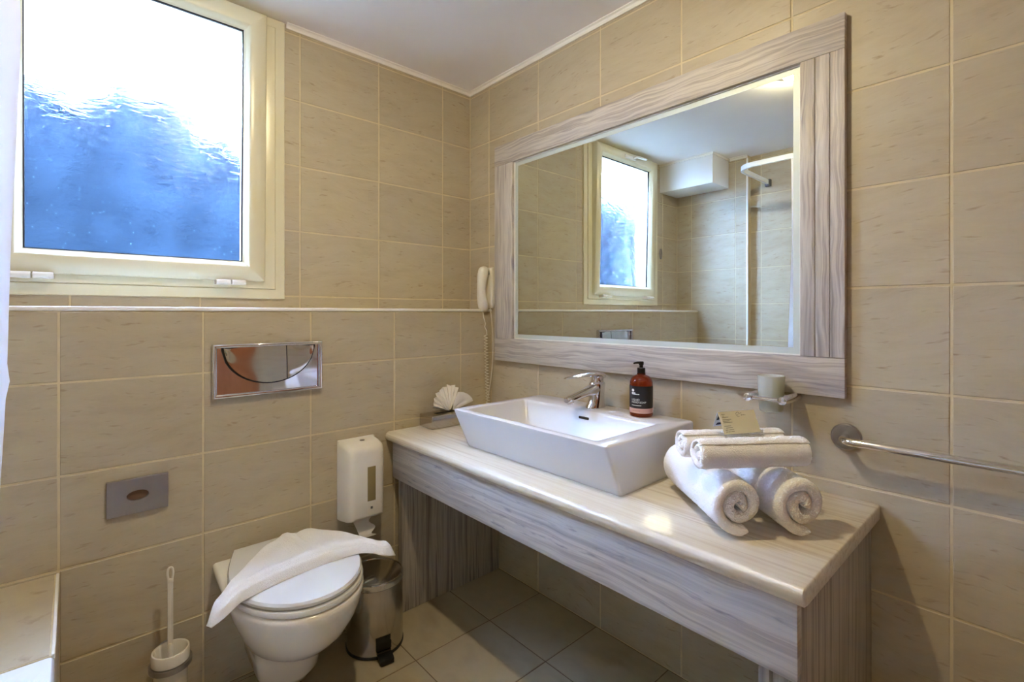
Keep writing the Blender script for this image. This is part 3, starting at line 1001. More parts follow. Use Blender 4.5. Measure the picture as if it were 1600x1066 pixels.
def button(u0, u1, name, hw=0.44, dep=0.80, flat=None, material='chrome'):
    """part of a half ellipse hanging from the top edge, bulging forward"""
    bm = bmesh.new()
    n, m_ = 26, 10
    cu = 0.5
    rows = []
    for i in range(n + 1):
        u = u0 + (u1 - u0) * i / n
        d = dep * sqrt(max(0.0, 1 - ((u - cu) / hw) ** 2))
        d = max(d, 0.004)
        row = []
        for j in range(m_ + 1):
            v = 1 - d * j / m_
            e = j / m_
            x = LX + flat if flat else LX + 0.0185 - 0.003 * (2 * u - 1) ** 2 - 0.007 * (1 - e) ** 2
            row.append(Vector((x, IY0 + (IY1 - IY0) * u, IZ0 + (IZ1 - IZ0) * v)))
        rows.append(row)
    A = [[bm.verts.new(p) for p in r] for r in rows]
    Bk = [[bm.verts.new(Vector((LX + 0.0045, p.y, p.z))) for p in r] for r in rows]
    for i in range(n):
        for j in range(m_):
            bm.faces.new((A[i][j], A[i + 1][j], A[i + 1][j + 1], A[i][j + 1]))
        for j in (0, m_):
            bm.faces.new((A[i][j], A[i + 1][j], Bk[i + 1][j], Bk[i][j]))
    for i in (0, n):
        for j in range(m_):
            bm.faces.new((A[i][j], A[i][j + 1], Bk[i][j + 1], Bk[i][j]))
    return obj(name, bm, material, fp, angle=45)
button(0.042, 0.958, 'button_gap', hw=0.459, dep=0.835, flat=0.0105, material='gasket')
button(0.062, 0.650, 'large_button')
button(0.660, 0.938, 'small_button')

# ------------------------------------------------------------------ recessed metal plate with oval opening
rp = thing('tissue_plate', 'satin metal wall plate with oval opening left of the toilet', 'wall plate', (LX, -1.33, 0.625))
QY0, QY1, QZ0, QZ1 = -1.401, -1.259, 0.625, 0.725
cy, cz = -1.331, 0.676
ell = [(cy + 0.026 * cos(2 * pi * k / 48), cz + 0.0145 * sin(2 * pi * k / 48)) for k in range(48)]
def rect_pt(k):
    a = 2 * pi * k / 48
    dx, dz = cos(a), sin(a)
    sx_ = ((QY1 - cy) if dx > 0 else (QY0 - cy)) / dx if abs(dx) > 1e-6 else 1e9
    sz_ = ((QZ1 - cz) if dz > 0 else (QZ0 - cz)) / dz if abs(dz) > 1e-6 else 1e9
    s_ = min(abs(sx_), abs(sz_))
    return (cy + dx * s_, cz + dz * s_)
rc = [list(rect_pt(k)) for k in range(48)]
for (yy, zz) in ((QY0, QZ0), (QY0, QZ1), (QY1, QZ0), (QY1, QZ1)):
    k = min(range(48), key=lambda q: (rc[q][0] - yy) ** 2 + (rc[q][1] - zz) ** 2)
    rc[k] = [yy, zz]
bm = bmesh.new()
xf = LX + 0.012
sh = lambda pts, s_: [(cy + (y - cy) * s_, cz + (z - cz) * s_) for y, z in pts]
loft(bm, [[Vector((LX + 0.0005, y, z)) for y, z in rc], [Vector((xf - 0.001, y, z)) for y, z in rc], [Vector((xf, y, z)) for y, z in sh(rc, 0.985)],
          [Vector((xf, y, z)) for y, z in ell], [Vector((xf - 0.008, y, z)) for y, z in sh(ell, 0.97)]], False, False)
obj('plate', bm, 'brushed', rp, angle=30)
bm = bmesh.new()
bm.faces.new([bm.verts.new((LX + 0.003, y, z)) for y, z in sh(ell, 1.05)])
bm2 = bmesh.new()
loft(bm2, [[Vector((LX + 0.0008, y, z)) for y, z in sh(ell, 1.05)], [Vector((LX + 0.0035, y, z)) for y, z in sh(ell, 1.05)]])
bm.free()
obj('opening_back', bm2, mat('brown_paper', (120, 92, 72), 0.8), rp)

# ------------------------------------------------------------------ toilet paper dispenser
td = thing('paper_dispenser', 'white plastic toilet paper dispenser on the wall by the vanity', 'paper dispenser', (LX, -0.67, 0.44))
bm = bmesh.new()
Y0, Y1 = -0.747, -0.600
rings = []
def yz(x, y0, y1, z0, z1, r, n=6):
    out = []
    for (cy_, cz_, a0) in ((y1 - r, z1 - r, 0), (y0 + r, z1 - r, 90), (y0 + r, z0 + 0.004, 180), (y1 - r, z0 + 0.004, 270)):
        rr_ = r if a0 < 180 else 0.004
        cyy = cy_ if a0 < 180 else (y0 + 0.004 if a0 == 180 else y1 - 0.004)
        for k in range(n + 1):
            a = radians(a0 + 90 * k / n)
            out.append(Vector((x, cyy + rr_ * cos(a), cz_ + rr_ * sin(a))))
    return out
for x, i, zt, zb in ((LX + 0.016, 0.0, 0.729, 0.437), (LX + 0.05, 0.001, 0.727, 0.442), (LX + 0.085, 0.004, 0.721, 0.448), (LX + 0.100, 0.009, 0.713, 0.452), (LX + 0.108, 0.016, 0.703, 0.456), (LX + 0.111, 0.026, 0.692, 0.464)):
    rings.append(yz(x, Y0 + i, Y1 - i, zb, zt, 0.022))
loft(bm, rings)
obj('cover', bm, 'white_plastic', td, angle=50)
obj('back_plate', B(LX + 0.0005, LX + 0.0155, Y0 + 0.001, Y1 - 0.001, 0.436, 0.728, bev=0.004), 'white_plastic', td)
obj('window', B(LX + 0.1085, LX + 0.1118, -0.677, -0.645, 0.515, 0.640, bev=0.0015), 'amber_window', td)
bm = bmesh.new()
lathe(bm, LX + 0.055, -0.672, [(0.009, 0.7265), (0.009, 0.7285), (0.006, 0.729), (0.001, 0.7285)], 20)
obj('lock', bm, 'brushed', td)
obj('emblem', B(LX + 0.1108, LX + 0.1116, -0.665, -0.657, 0.486, 0.495), 'grey_plastic', td)
bm = bmesh.new()
sp_ = spline([(LX + 0.055, 0, 0.446), (LX + 0.060, 0, 0.43), (LX + 0.075, 0, 0.408), (LX + 0.085, 0, 0.388), (LX + 0.087, 0, 0.375)], 14)
rings = [[Vector((p.x, -0.712 + 0.022 * i / 14, p.z)), Vector((p.x, -0.640 + 0.010 * sin(i), p.z)), Vector((p.x - 0.0015, -0.640 + 0.010 * sin(i), p.z)), Vector((p.x - 0.0015, -0.712 + 0.022 * i / 14, p.z))] for i, p in enumerate(sp_)]
loft(bm, rings)
tag(obj('toilet_paper', bm, 'paper', angle=60), 'loose end of white toilet paper hanging below the dispenser', 'toilet paper')

# ------------------------------------------------------------------ toilet
TY = -0.972
to = thing('wall_hung_toilet', 'white wall-hung toilet bowl with closed seat and lid', 'toilet', (LX, TY, FL))
def egg(x0, x1, w, hb, z, sm=0.52, rb=0.0, zf=None):
    """outline seen from above: back edge at x0, tip at x1, half width w, back half width hb*w"""
    L = x1 - x0
    half = []
    for k in range(9):
        s = sm * k / 8
        t = k / 8
        half.append((x0 + L * s, w * (hb + (1 - hb) * sin(t * pi / 2))))
    for k in range(1, 15):
        a = pi / 2 * k / 14
        half.append((x0 + L * (sm + (1 - sm) * sin(a)), max(w * cos(a), 0.0)))
    pts = [Vector((x, TY - h, z)) for x, h in half] + [Vector((x, TY + h, z)) for x, h in half[-2::-1]]
    if rb:
        pass
    if zf:
        for p in pts:
            p.z += zf * (p.x - x0) / L
    return pts
bm = bmesh.new()
W0 = LX + 0.001
rg = [egg(W0, 0.385, 0.058, 0.95, 0.072, 0.7), egg(W0, 0.410, 0.074, 0.95, 0.080, 0.7), egg(W0, 0.428, 0.088, 0.92, 0.105, 0.7), egg(W0, 0.438, 0.095, 0.92, 0.160, 0.7), egg(W0, 0.450, 0.100, 0.92, 0.195, 0.65),
      egg(W0, 0.500, 0.112, 0.92, 0.210), egg(W0, 0.565, 0.130, 0.92, 0.245), egg(W0, 0.615, 0.148, 0.93, 0.290), egg(W0, 0.645, 0.165, 0.94, 0.335), egg(W0, 0.657, 0.177, 0.94, 0.375),
      egg(W0, 0.660, 0.181, 0.95, 0.395), egg(W0, 0.657, 0.179, 0.95, 0.405), egg(W0, 0.648, 0.172, 0.95, 0.409)]
loft(bm, rg)
obj('bowl', bm, 'toilet', to, angle=55)
bm = bmesh.new()
rg = [egg(0.205, 0.650, 0.172, 0.70, 0.4095), egg(0.203, 0.654, 0.176, 0.70, 0.413), egg(0.203, 0.655, 0.177, 0.70, 0.420), egg(0.205, 0.652, 0.174, 0.70, 0.4255)]
loft(bm, rg)
obj('seat', bm, 'seat', to, angle=40)
bm = bmesh.new()
rg = [egg(0.200, 0.638, 0.168, 0.68, 0.4275), egg(0.196, 0.645, 0.175, 0.68, 0.431), egg(0.196, 0.646, 0.176, 0.68, 0.439), egg(0.199, 0.641, 0.172, 0.68, 0.4455), egg(0.21, 0.625, 0.16, 0.68, 0.4485), egg(0.30, 0.54, 0.08, 0.7, 0.4505)]
loft(bm, rg)
obj('lid', bm, 'seat', to, angle=40)
for dy in (-0.085, 0.085):
    bm = bmesh.new()
    loft(bm, [circ((0.196, TY + dy - 0.02, 0.424), 0.010, 14, 'y'), circ((0.196, TY + dy + 0.02, 0.424), 0.010, 14, 'y')])
    box(bm, 0.187, 0.206, TY + dy - 0.012, TY + dy + 0.012, 0.4095, 0.42)
    obj('hinge', bm, 'seat', to)

# ------------------------------------------------------------------ terry pile: short loose fibres standing on a towel
def add_pile(o, n, length):
    rnd = random.Random(len(o.data.vertices) + n)
    me = o.data
    ps = [p for p in me.polygons]
    cum, tot = [], 0.0
    for p in ps:
        tot += p.area
        cum.append(tot)
    import bisect
    vs, fs, ns = [], [], []
    for _ in range(n):
        p = ps[min(bisect.bisect(cum, rnd.random() * tot), len(ps) - 1)]
        c = [me.vertices[i].co for i in p.vertices]
        w_ = [rnd.random() for _ in c]
        sw = sum(w_)
        q = sum((a * (b / sw) for a, b in zip(c, w_)), Vector())
        d = (p.normal + Vector((rnd.gauss(0, 1), rnd.gauss(0, 1), rnd.gauss(0, 1))) * 0.45).normalized()
        t_ = d.orthogonal().normalized()
        t_.rotate(Matrix.Rotation(rnd.uniform(0, pi), 3, d))
        L = length * rnd.uniform(0.6, 1.3)
        wd = 0.00045
        ns += [p.normal.copy()] * 3
        k = len(vs)
        vs += [q - t_ * wd, q + t_ * wd, q + d * L]
        fs.append((k, k + 1, k + 2))
    pm_ = bpy.data.meshes.new('pile')
    pm_.from_pydata(vs, [], fs)
    pm_.polygons.foreach_set('use_smooth', [True] * len(pm_.polygons))
    pm_.normals_split_custom_set_from_vertices(ns)
    c_ = link('pile', pm_, 'terry', o)
    c_['kind'] = 'stuff'
    return o

# ------------------------------------------------------------------ folded towel on the lid
def lid_towel():
    front = spline([(0.545, -1.215, 0), (0.548, -1.185, 0), (0.532, -1.14, 0), (0.508, -1.06, 0), (0.495, -0.98, 0), (0.489, -0.90, 0), (0.494, -0.82, 0), (0.520, -0.775, 0), (0.548, -0.745, 0), (0.540, -0.708, 0)], 60)
    back = spline([(0.520, -1.222, 0), (0.455, -1.175, 0), (0.385, -1.115, 0), (0.305, -1.05, 0), (0.245, -0.985, 0), (0.232, -0.91, 0), (0.275, -0.845, 0), (0.345, -0.795, 0), (0.43, -0.745, 0), (0.505, -0.702, 0)], 60)
    n, m_ = 60, 34
    top, bot = [], []
    for i in range(n + 1):
        rt, rb_ = [], []
        for j in range(m_ + 1):
            c_ = (j / m_) ** 1.7 * 0.985 + 0.015 * j / m_
            p = front[i].lerp(back[i], c_)
            wdt = (front[i] - back[i]).length
            d = c_ * wdt                       # distance from the rolled front edge
            e = (1 - c_) * wdt
            th = 0.016 + 0.020 * math.exp(-((d - 0.035) / 0.034) ** 2)
            th *= min(1.0, sqrt(max(d, 0.0004) / 0.014)) if d < 0.014 else 1.0
            th *= min(1.0, sqrt(max(e, 0.0004) / 0.010)) if e < 0.010 else 1.0
            th -= 0.005 * math.exp(-((d - 0.017) / 0.0045) ** 2)
            en = min(i, n - i) / n * 0.52
            th *= min(1.0, 0.25 + sqrt(en / 0.03) * 0.75) if en < 0.03 else 1.0
            # folds running from the back apex
            th += 0.012 * math.exp(-((p.y + 0.955 - (p.x - 0.24) * 0.25) / 0.016) ** 2) * min(1, e / 0.02) * (1 if d > 0.06 else 0.3)
            th -= 0.016 * math.exp(-((p.y + 0.915 - (p.x - 0.24) * 0.10) / 0.009) ** 2) * min(1, d / 0.10) * min(1, e / 0.03)
            th += 0.009 * math.exp(-((p.y + 0.875) / 0.020) ** 2) * min(1, e / 0.02)
            th += 0.0035 * noise.noise(Vector((p.x * 22, p.y * 22, 3.0)))
            lidz = 0.4505
            over_l = max(0.0, -1.145 - p.y)
            over_r = max(0.0, p.y + 0.800)
            drop = 0.9 * over_l ** 1.25 + 1.1 * over_r ** 1.6
            edge = max(0.0, d * 0 + 0)
            zb = lidz - drop
            # layered lower edge at the front
            rt.append(Vector((p.x, p.y, zb + max(th, 0.003))))
            rb_.append(Vector((p.x, p.y, zb + 0.0005)))
        top.append(rt)
        bot.append(rb_)
    bm = bmesh.new()
    A = [[bm.verts.new(p) for p in r] for r in top]
    C = [[bm.verts.new(p) for p in r] for r in bot]
    for i in range(n):
        for j in range(m_):
            bm.faces.new((A[i][j], A[i + 1][j], A[i + 1][j + 1], A[i][j + 1]))
            bm.faces.new((C[i][j], C[i][j + 1], C[i + 1][j + 1], C[i + 1][j]))
        for j in (0, m_):
            bm.faces.new((A[i][j], A[i + 1][j], C[i + 1][j], C[i][j]))
    for i in (0, n):
        for j in range(m_):
            bm.faces.new((A[i][j], A[i][j + 1], C[i][j + 1], C[i][j]))
    return bm
tag(add_pile(obj('folded_towel', lid_towel(), 'terry', angle=70), 8000, 0.0012), 'white towel folded to a triangle and laid across the toilet lid', 'towel')

# ------------------------------------------------------------------ pedal bin
bx, by, br = 0.302, -0.660, 0.0995
pb = thing('pedal_bin', 'polished steel pedal bin between the toilet and the vanity', 'pedal bin', (bx, by, FL))
bm = bmesh.new()
lathe(bm, bx, by, [(br - 0.001, FL + 0.010), (br - 0.001, 0.243), (br - 0.004, 0.2445)], 56, True, True)
obj('body', bm, 'steel', pb)
bm = bmesh.new()
lathe(bm, bx, by, [(br - 0.004, FL + 0.0005), (br + 0.001, FL + 0.0015), (br + 0.001, FL + 0.0095), (br - 0.004, FL + 0.0098)], 56)
obj('base_ring', bm, 'black', pb)
bm = bmesh.new()
lathe(bm, bx, by, [(br + 0.0015, 0.2455), (br + 0.0022, 0.247), (br + 0.0015, 0.264), (br - 0.001, 0.267), (br - 0.004, 0.267), (br - 0.005, 0.2645)], 56, True, True)
obj('lid_rim', bm, 'chrome', pb)
bm = bmesh.new()
lathe(bm, bx, by, [(br - 0.0055, 0.2648), (br - 0.012, 0.267), (0.06, 0.2725), (0.03, 0.275), (0.001, 0.2758)], 56, False, True)
obj('lid', bm, 'steel', pb)
# pedal towards the room
pa = math.atan2(-0.16, 0.95)
ux, uy = cos(pa), sin(pa)
def pbpt(r_, s_, z): return Vector((bx + ux * r_ - uy * s_, by + uy * r_ + ux * s_, z))
bm = bmesh.new()
loft(bm, [[pbpt(br - 0.004, -0.026, z0), pbpt(br - 0.004, 0.026, z0), pbpt(br + d_, w_, z0), pbpt(br + d_, -w_, z0)] for z0, d_, w_ in ((FL + 0.030, 0.004, 0.026), (FL + 0.055, 0.004, 0.026), (FL + 0.072, 0.002, 0.010))])
obj('pedal_guard', bm, 'black', pb, smooth=False)
bm = bmesh.new()
loft(bm, [[pbpt(r_, -w_, z0), pbpt(r_, w_, z0), pbpt(r_, w_, z0 - 0.005), pbpt(r_, -w_, z0 - 0.005)] for r_, w_, z0 in ((br - 0.003, 0.024, FL + 0.024), (br + 0.018, 0.025, FL + 0.022), (br + 0.040, 0.024, FL + 0.016), (br + 0.044, 0.022, FL + 0.010))])
obj('pedal', bm, 'black', pb)
bm = bmesh.new()
loft(bm, [[pbpt(r_, -0.024, z0), pbpt(r_, 0.024, z0), pbpt(r_, 0.024, z0 - 0.003), pbpt(r_, -0.024, z0 - 0.003)] for r_, z0 in ((br - 0.002, FL + 0.0285), (br + 0.010, FL + 0.0275))])
obj('pedal_trim', bm, 'chrome', pb)

# ------------------------------------------------------------------ toilet brush
cx, cyb = 0.248, -1.262
bh = thing('brush_holder', 'white ceramic brush cup in a metal wall ring left of the toilet', 'brush holder', (LX, cyb, 0.05))
bm = bmesh.new()
lathe(bm, cx, cyb, [(0.030, 0.055), (0.036, 0.058), (0.040, 0.10), (0.0415, 0.19), (0.0415, 0.200), (0.0465, 0.206), (0.047, 0.232), (0.045, 0.237), (0.0415, 0.2375), (0.0395, 0.234), (0.0385, 0.20), (0.036, 0.10), (0.001, 0.09)], 44)
obj('cup', bm, 'toilet', bh)
bm = bmesh.new()
ring = [Vector((cx + 0.0475 * cos(a), cyb + 0.0475 * sin(a), 0.196)) for a in [2 * pi * k / 40 for k in range(40)]]
loft(bm, [[Vector((cx + r_ * cos(2 * pi * k / 40), cyb + r_ * sin(2 * pi * k / 40), z)) for r_, z in ((0.0425, 0.190), (0.052, 0.190), (0.052, 0.2045), (0.0425, 0.2045))] for k in list(range(40)) + [0]], False, False)
obj('metal_ring', bm, 'brushed', bh)
bm = bmesh.new()
tube(bm, [(LX + 0.004, cyb, 0.197), (cx - 0.049, cyb, 0.197)], 0.008)
loft(bm, [circ((x, cyb, 0.197), r_, 28, 'x') for x, r_ in ((LX + 0.0005, 0.026), (LX + 0.006, 0.026), (LX + 0.008, 0.023))])
obj('wall_bracket', bm, 'brushed', bh)
tbh = thing('toilet_brush', 'white plastic toilet brush handle standing in the ceramic cup', 'toilet brush', (cx - 0.005, cyb, 0.11))
bm = bmesh.new()
hx = cx - 0.006
lathe(bm, hx, cyb, [(0.006, 0.19), (0.0065, 0.245), (0.005, 0.25)], 14)
box(bm, hx - 0.0035, hx + 0.0035, cyb - 0.0065, cyb - 0.0035, 0.245, 0.428)
box(bm, hx - 0.0035, hx + 0.0035, cyb + 0.0035, cyb + 0.0065, 0.245, 0.428)
box(bm, hx - 0.003, hx + 0.0005, cyb - 0.0036, cyb + 0.0036, 0.245, 0.428)
box(bm, hx - 0.004, hx + 0.004, cyb - 0.0072, cyb + 0.0072, 0.424, 0.436, bev=0.002)
obj('handle', bm, 'white_plastic', tbh)
bm = bmesh.new()
lp = spline([(hx, cyb - 0.0045, 0.434), (hx, cyb - 0.0065, 0.450), (hx, cyb - 0.005, 0.464), (hx, cyb, 0.468), (hx, cyb + 0.005, 0.464), (hx, cyb + 0.0065, 0.450), (hx, cyb + 0.0045, 0.434)], 24)
tube(bm, lp, 0.003, 8)
obj('hanging_loop', bm, 'white_plastic', tbh)
bm = bmesh.new()
lathe(bm, hx, cyb, [(0.010, 0.102), (0.026, 0.108), (0.028, 0.17), (0.018, 0.19), (0.006, 0.195)], 24)
obj('bristles', bm, mat('white_bristles', (226, 226, 220), 0.9, bump=0.8, bscale=500), tbh)

# ------------------------------------------------------------------ rolled towels on the worktop
def towel_roll(p0, p1, r, th, turns, phase, flat=1.0, gapf=0.94, seed=0, flap=0.0, hand=1, tuck=0.0):
    """a thick band rolled to a spiral; p0 is the near end of the axis, p1 the far end"""
    p0, p1 = Vector(p0), Vector(p1)
    ax = (p1 - p0)
    L = ax.length
    ax.normalize()
    up = Vector((0, 0, 1))
    side = ax.cross(up).normalized()
    bm = bmesh.new()
    NS = int(72 * turns)
    amax = 2 * pi * turns
    r_in = r - th * turns - th * 0.5
    h = th * gapf * 0.5
    rc_ = h * 0.98
    e0 = [(rc_ - rc_ * sin(pi * k / 8), -h * cos(pi * k / 8)) for k in range(9)]
    e1 = [(L - rc_ + rc_ * sin(pi * k / 8), h * cos(pi * k / 8)) for k in range(9)]
    mid = [0.06 + 0.88 * k / 23 for k in range(24)]
    P = e0 + [(L * q, h) for q in mid] + e1 + [(L * q, -h) for q in mid[::-1]]
    rings = []
    for i in range(NS + 1):
        t = i / NS
        a = amax * t
        rad = r_in + th * a / (2 * pi)
        rad += 0.0030 * noise.noise(Vector((a * 0.8, seed, 0.3))) * (1 - t) * 1.5
        k_end = max(0.0, (t - 0.86) / 0.14)
        rad += flap * k_end ** 2 - tuck * th * 0.42 * k_end
        ang = phase + hand * (a - amax)
        tap = min(1, i / 6 + 0.4) * (1 - 0.75 * tuck * k_end) * min(1, (NS - i) / 5 + 0.5)
        ring = []
        for (u, d) in P:
            wob = 1 + 0.03 * noise.noise(Vector((u * 9, seed * 3.1, cos(ang) * 1.2 + 5))) 
            endin = 0.007 * noise.noise(Vector((a * 0.55, seed * 1.7, 1.0))) * (1 - t) if u < 0.06 * L or u > 0.94 * L else 0.0
            rr_ = (rad + d * tap) * wob
            q = Vector((u * 210, cos(ang) * rad * 210, sin(ang) * rad * 210 + seed))
            rr_ += 0.0008 * noise.noise(q) + 0.0012 * noise.noise(q * 0.3)
            du = 0.0012 * noise.noise(q + Vector((9, 9, 9)))
            ring.append(p0 + ax * (u + endin + du) + side * (rr_ * cos(ang)) + up * (rr_ * sin(ang) * flat))
        rings.append(ring)
    loft(bm, rings)
    return bm
ZT = 0.728
AH = 0.0715
def big(p0, p1, turns, ph, seed):
    return add_pile(obj('rolled_towel', towel_roll(p0, p1, 0.0635, 0.0245, turns, radians(ph), flat=1.04, seed=seed, flap=0.003), 'terry', angle=80), 9000, 0.0014)
def small(p0, p1, r, ph, seed):
    return add_pile(obj('rolled_towel', towel_roll(p0, p1, r, 0.0155, 2.15, radians(ph), seed=seed, hand=-1, tuck=1.0), 'terry', angle=80), 6000, 0.0012)
tag(big((1.509, -0.446, ZT + AH + 0.001), (1.272, -0.247, ZT + AH + 0.001), 2.0, -72, 1),
    'large rolled white towel underneath, touching the basin side', 'towel', 'towels stacked on the worktop')
tag(big((1.597, -0.345, ZT + AH + 0.001), (1.353, -0.140, ZT + AH + 0.001), 1.95, -76, 5),
    'large rolled white towel underneath, on the worktop end nearest the grab rail', 'towel', 'towels stacked on the worktop')
ZC = ZT + AH + 0.066 + 0.034
tag(small((1.433, -0.484, ZC), (1.582, -0.291, ZC), 0.0410, 55, 9),
    'small rolled white towel on top of the pile, nearest the worktop front edge', 'towel', 'towels stacked on the worktop')
tag(small((1.369, -0.436, ZC), (1.516, -0.240, ZC), 0.0400, 60, 12),
    'small rolled white towel on top of the pile, partly hidden behind the folded card', 'towel', 'towels stacked on the worktop')

# ------------------------------------------------------------------ folded card
zb = ZC + 0.031
cf0, cf1 = Vector((1.456, -0.402, zb)), Vector((1.498, -0.312, zb))     # front foot
rdg0, rdg1 = Vector((1.4345, -0.391, 0.977)), Vector((1.4775, -0.301, 0.977))
bk0, bk1 = Vector((1.421, -0.384, ZC + 0.041)), Vector((1.463, -0.294, ZC + 0.041))
cdg = thing('folded_card', 'small cream tent card with dark print standing on the towels', 'card', (1.46, -0.35, zb))
def sheet(a, b, c, d, th=0.0006):
    bm = bmesh.new()
    n = (b - a).cross(d - a).normalized()
    loft(bm, [[a, b, c, d], [p - n * th for p in (a, b, c, d)]])
    return bm
obj('front_leaf', sheet(cf0, cf1, rdg1, rdg0), 'card', cdg, smooth=False)
obj('back_leaf', sheet(bk1, bk0, rdg0, rdg1), 'card_inside', cdg, smooth=False)
ex = (cf1 - cf0)
ez = (rdg0 - cf0)
nf = ex.cross(ez).normalized()
def pr_(bm, u0, u1, v0, v1, o=cf0, sx_=ex, sz_=ez, nn=None):
    nn = nf if nn is None else nn
    bm.faces.new([bm.verts.new(o + sx_ * u + sz_ * v + nn * 0.0004) for u, v in ((u0, v0), (u1, v0), (u1, v1), (u0, v1))])
def print_bar(*q):
    bm = bmesh.new()
    pr_(bm, *q)
    obj('print', bm, 'ink', cdg, smooth=False)
for (v, spans) in ((0.86, [(0.07, 0.17)]), (0.79, [(0.09, 0.13)]), (0.73, [(0.07, 0.24)]), (0.63, [(0.06, 0.30)]), (0.565, [(0.06, 0.24)]), (0.50, [(0.06, 0.31)]),
                   (0.35, [(0.06, 0.09), (0.10, 0.24)]), (0.27, [(0.09, 0.27)]), (0.185, [(0.06, 0.14), (0.16, 0.29)]), (0.105, [(0.06, 0.11), (0.12, 0.18), (0.20, 0.29)])):
    for (a_, b_) in spans:
        print_bar(a_, b_, v - 0.010, v + 0.010)
for k in range(5):
    print_bar(0.60 + 0.048 * k, 0.63 + 0.048 * k, 0.85, 0.89)
for k in range(4):
    print_bar(0.60 + 0.048 * k, 0.63 + 0.048 * k, 0.76, 0.80)
bm = bmesh.new()
cc = cf0 + ex * 0.525 + ez * 0.82 + nf * 0.0004
e1, e2 = ex.normalized(), ez.normalized()
inn = [bm.verts.new(cc + e1 * 0.0046 * cos(k * pi / 10) + e2 * 0.0046 * sin(k * pi / 10)) for k in range(18)]
out_ = [bm.verts.new(cc + e1 * 0.0056 * cos(k * pi / 10) + e2 * 0.0056 * sin(k * pi / 10)) for k in range(18)]
for k in range(17):
    bm.faces.new((inn[k], inn[k + 1], out_[k + 1], out_[k]))
pts = [bm.verts.new(cc + e1 * a_ + e2 * b_) for a_, b_ in ((-0.002, -0.0022), (-0.001, -0.0024), (0.0024, 0.002), (0.0014, 0.0022))]
bm.faces.new(pts)
obj('emblem', bm, 'ink', cdg, smooth=False)
bx_ = bk1 - bk0
bz_ = rdg0 - bk0
nb = -(bz_.cross(bx_)).normalized()
nb = nb if nb.dot(CAM - bk0) > 0 else -nb
for (u0, u1, v0, v1) in ((0.03, 0.10, 0.42, 0.72), (0.14, 0.22, 0.38, 0.74), (0.05, 0.30, 0.10, 0.26)):
    bm = bmesh.new()
    bm.faces.new([bm.verts.new(bk0 + bx_ * u + bz_ * v + nb * 0.0011) for u, v in ((u0, v0), (u1, v0 + 0.02), (u1 + 0.02, v1), (u0 + 0.03, v1))])
    obj('inside_print', bm, 'navy', cdg, smooth=False)

# ------------------------------------------------------------------ bath platform, bathtub, curtain rail and curtain
PX1 = 0.583
plat = struct(obj('bath_platform', B(LX, PX1, YF + 0.001, -1.4985, FL - 0.01, 0.507 - G), 'grout'), 'tiled ledge at the end of the bath with white edge trim', 'ledge')
lay_tiles(plat, 'up', (0, 0, 0.507), LX, PX1, YF + 0.002, -1.503, [], [-1.83], 'tile')
bm = bmesh.new()
box(bm, LX + 0.001, PX1, -1.503, -1.4965, 0.497, 0.5085, bev=0.002)
obj('edge_trim', bm, 'white_trim', plat)
lay_tiles(plat, 'front', (0, -1.4970, 0), -PX1, -LX, FL, 0.497, [-0.40], ROWS, 'tile')
bt = thing('bathtub', 'white bathtub behind the tiled ledge in the near left corner', 'bathtub', (1.4, -1.78, FL))
bm = bmesh.new()
bx0, bx1, by0, by1 = PX1 + 0.001, 2.28, -2.058, -1.498
loft(bm, [rrect(bx0, bx1, by0, by1, 0.005, FL + 0.001), rrect(bx0, bx1, by0, by1, 0.005, 0.500), rrect(bx0 + 0.004, bx1 - 0.004, by0 + 0.004, by1 - 0.004, 0.006, 0.506),
          rrect(bx0 + 0.07, bx1 - 0.09, by0 + 0.05, by1 - 0.055, 0.10, 0.506), rrect(bx0 + 0.08, bx1 - 0.10, by0 + 0.06, by1 - 0.065, 0.10, 0.495),
          rrect(bx0 + 0.18, bx1 - 0.14, by0 + 0.09, by1 - 0.095, 0.12, 0.16), rrect(bx0 + 0.24, bx1 - 0.20, by0 + 0.14, by1 - 0.145, 0.10, 0.12)])
obj('shell', bm, 'tub', bt, angle=40)
bm = bmesh.new()
lathe(bm, 0.95, -1.78, [(0.03, 0.1205), (0.03, 0.124), (0.001, 0.126)], 24)
obj('drain', bm, 'chrome', bt)

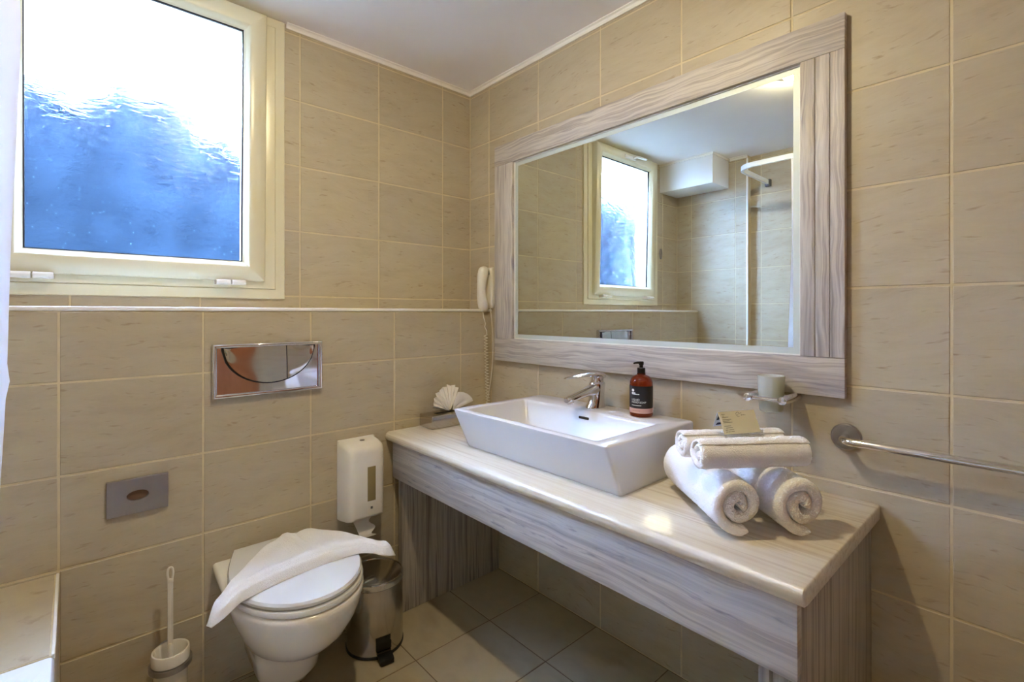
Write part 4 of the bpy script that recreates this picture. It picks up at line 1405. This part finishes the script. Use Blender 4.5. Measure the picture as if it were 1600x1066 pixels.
RZ, RY, RX = 2.085, -1.552, 0.652
rl = thing('curtain_rail', 'white curved shower curtain rail under the ceiling, seen in the mirror', 'curtain rail', (1.6, RY, RZ))
path = [(RX, YF2 + 0.002, RZ), (RX, RY - 0.12, RZ)] + [(RX + 0.1 * (1 - cos(a)), RY - 0.1 + 0.1 * sin(a), RZ) for a in [k * pi / 2 / 8 for k in range(9)]] + [(1.6, RY, RZ), (XR - 0.002, RY, RZ)]
bm = bmesh.new()
rings = []
for i, p in enumerate(path):
    p = Vector(p)
    t_ = (Vector(path[min(i + 1, len(path) - 1)]) - Vector(path[max(i - 1, 0)])).normalized()
    n_ = Vector((-t_.y, t_.x, 0))
    rings.append([p + n_ * a_ + Vector((0, 0, b_)) for a_, b_ in ((-0.008, -0.014), (0.008, -0.014), (0.008, 0.014), (-0.008, 0.014))])
loft(bm, rings)
obj('track', bm, 'rail', rl, angle=50)
obj('wall_bracket', B(RX - 0.018, RX + 0.018, YF2 + 0.001, YF2 + 0.03, RZ - 0.028, RZ + 0.02, bev=0.004), 'grey_plastic', rl)

def curtain():
    bm = bmesh.new()
    NX, NZ = 130, 60
    rows = []
    for j in range(NZ + 1):
        z = 2.066 + (0.545 - 2.066) * j / NZ
        row = []
        k_ = (2.066 - z)
        lead = 0.968 - 0.045 * max(0, (1.6 - z)) - 0.012 * min(1, max(0, z - 1.6))
        cre = 0.004 * sum(math.exp(-((z - zc) / 0.006) ** 2) for zc in (1.395, 1.10, 0.80, 1.69))
        for i in range(NX + 1):
            s = i / NX
            x = lead + 0.52 * s
            amp = 0.020 + 0.010 * min(1, k_)
            y = -1.547 - 0.035 * min(1, s * 6) - 0.042 * max(0, 1.6 - z) - 0.03 * s
            y += amp * (cos(s * 2 * pi * 6.5) * min(1, 0.9 + s)) * (1 if s > 0.0 else 1) - 0.0
            y += 0.004 * noise.noise(Vector((s * 20, z * 2.5, 0)))
            row.append(Vector((x, y + cre, z)))
        rows.append(row)
    th = 0.0008
    A = [[bm.verts.new(p) for p in r] for r in rows]
    for j in range(NZ):
        for i in range(NX):
            bm.faces.new((A[j][i], A[j][i + 1], A[j + 1][i + 1], A[j + 1][i]))
    return bm
cu = obj('shower_curtain', curtain(), 'curtain', angle=80)
tag(cu, 'white pleated shower curtain gathered at the left picture edge', 'shower curtain')

# ------------------------------------------------------------------ small metal ring plate beside the window (mirror)
bm = bmesh.new()
lp = [(0.006, -1.77 + 0.013 * cos(a), 1.635 + 0.036 * sin(a)) for a in [2 * pi * k / 28 for k in range(29)]]
tube(bm, lp, 0.0045, 8)
tag(obj('wall_hook', bm, 'brushed'), 'small oval metal hook plate on the wall beside the window in the mirror', 'hook')
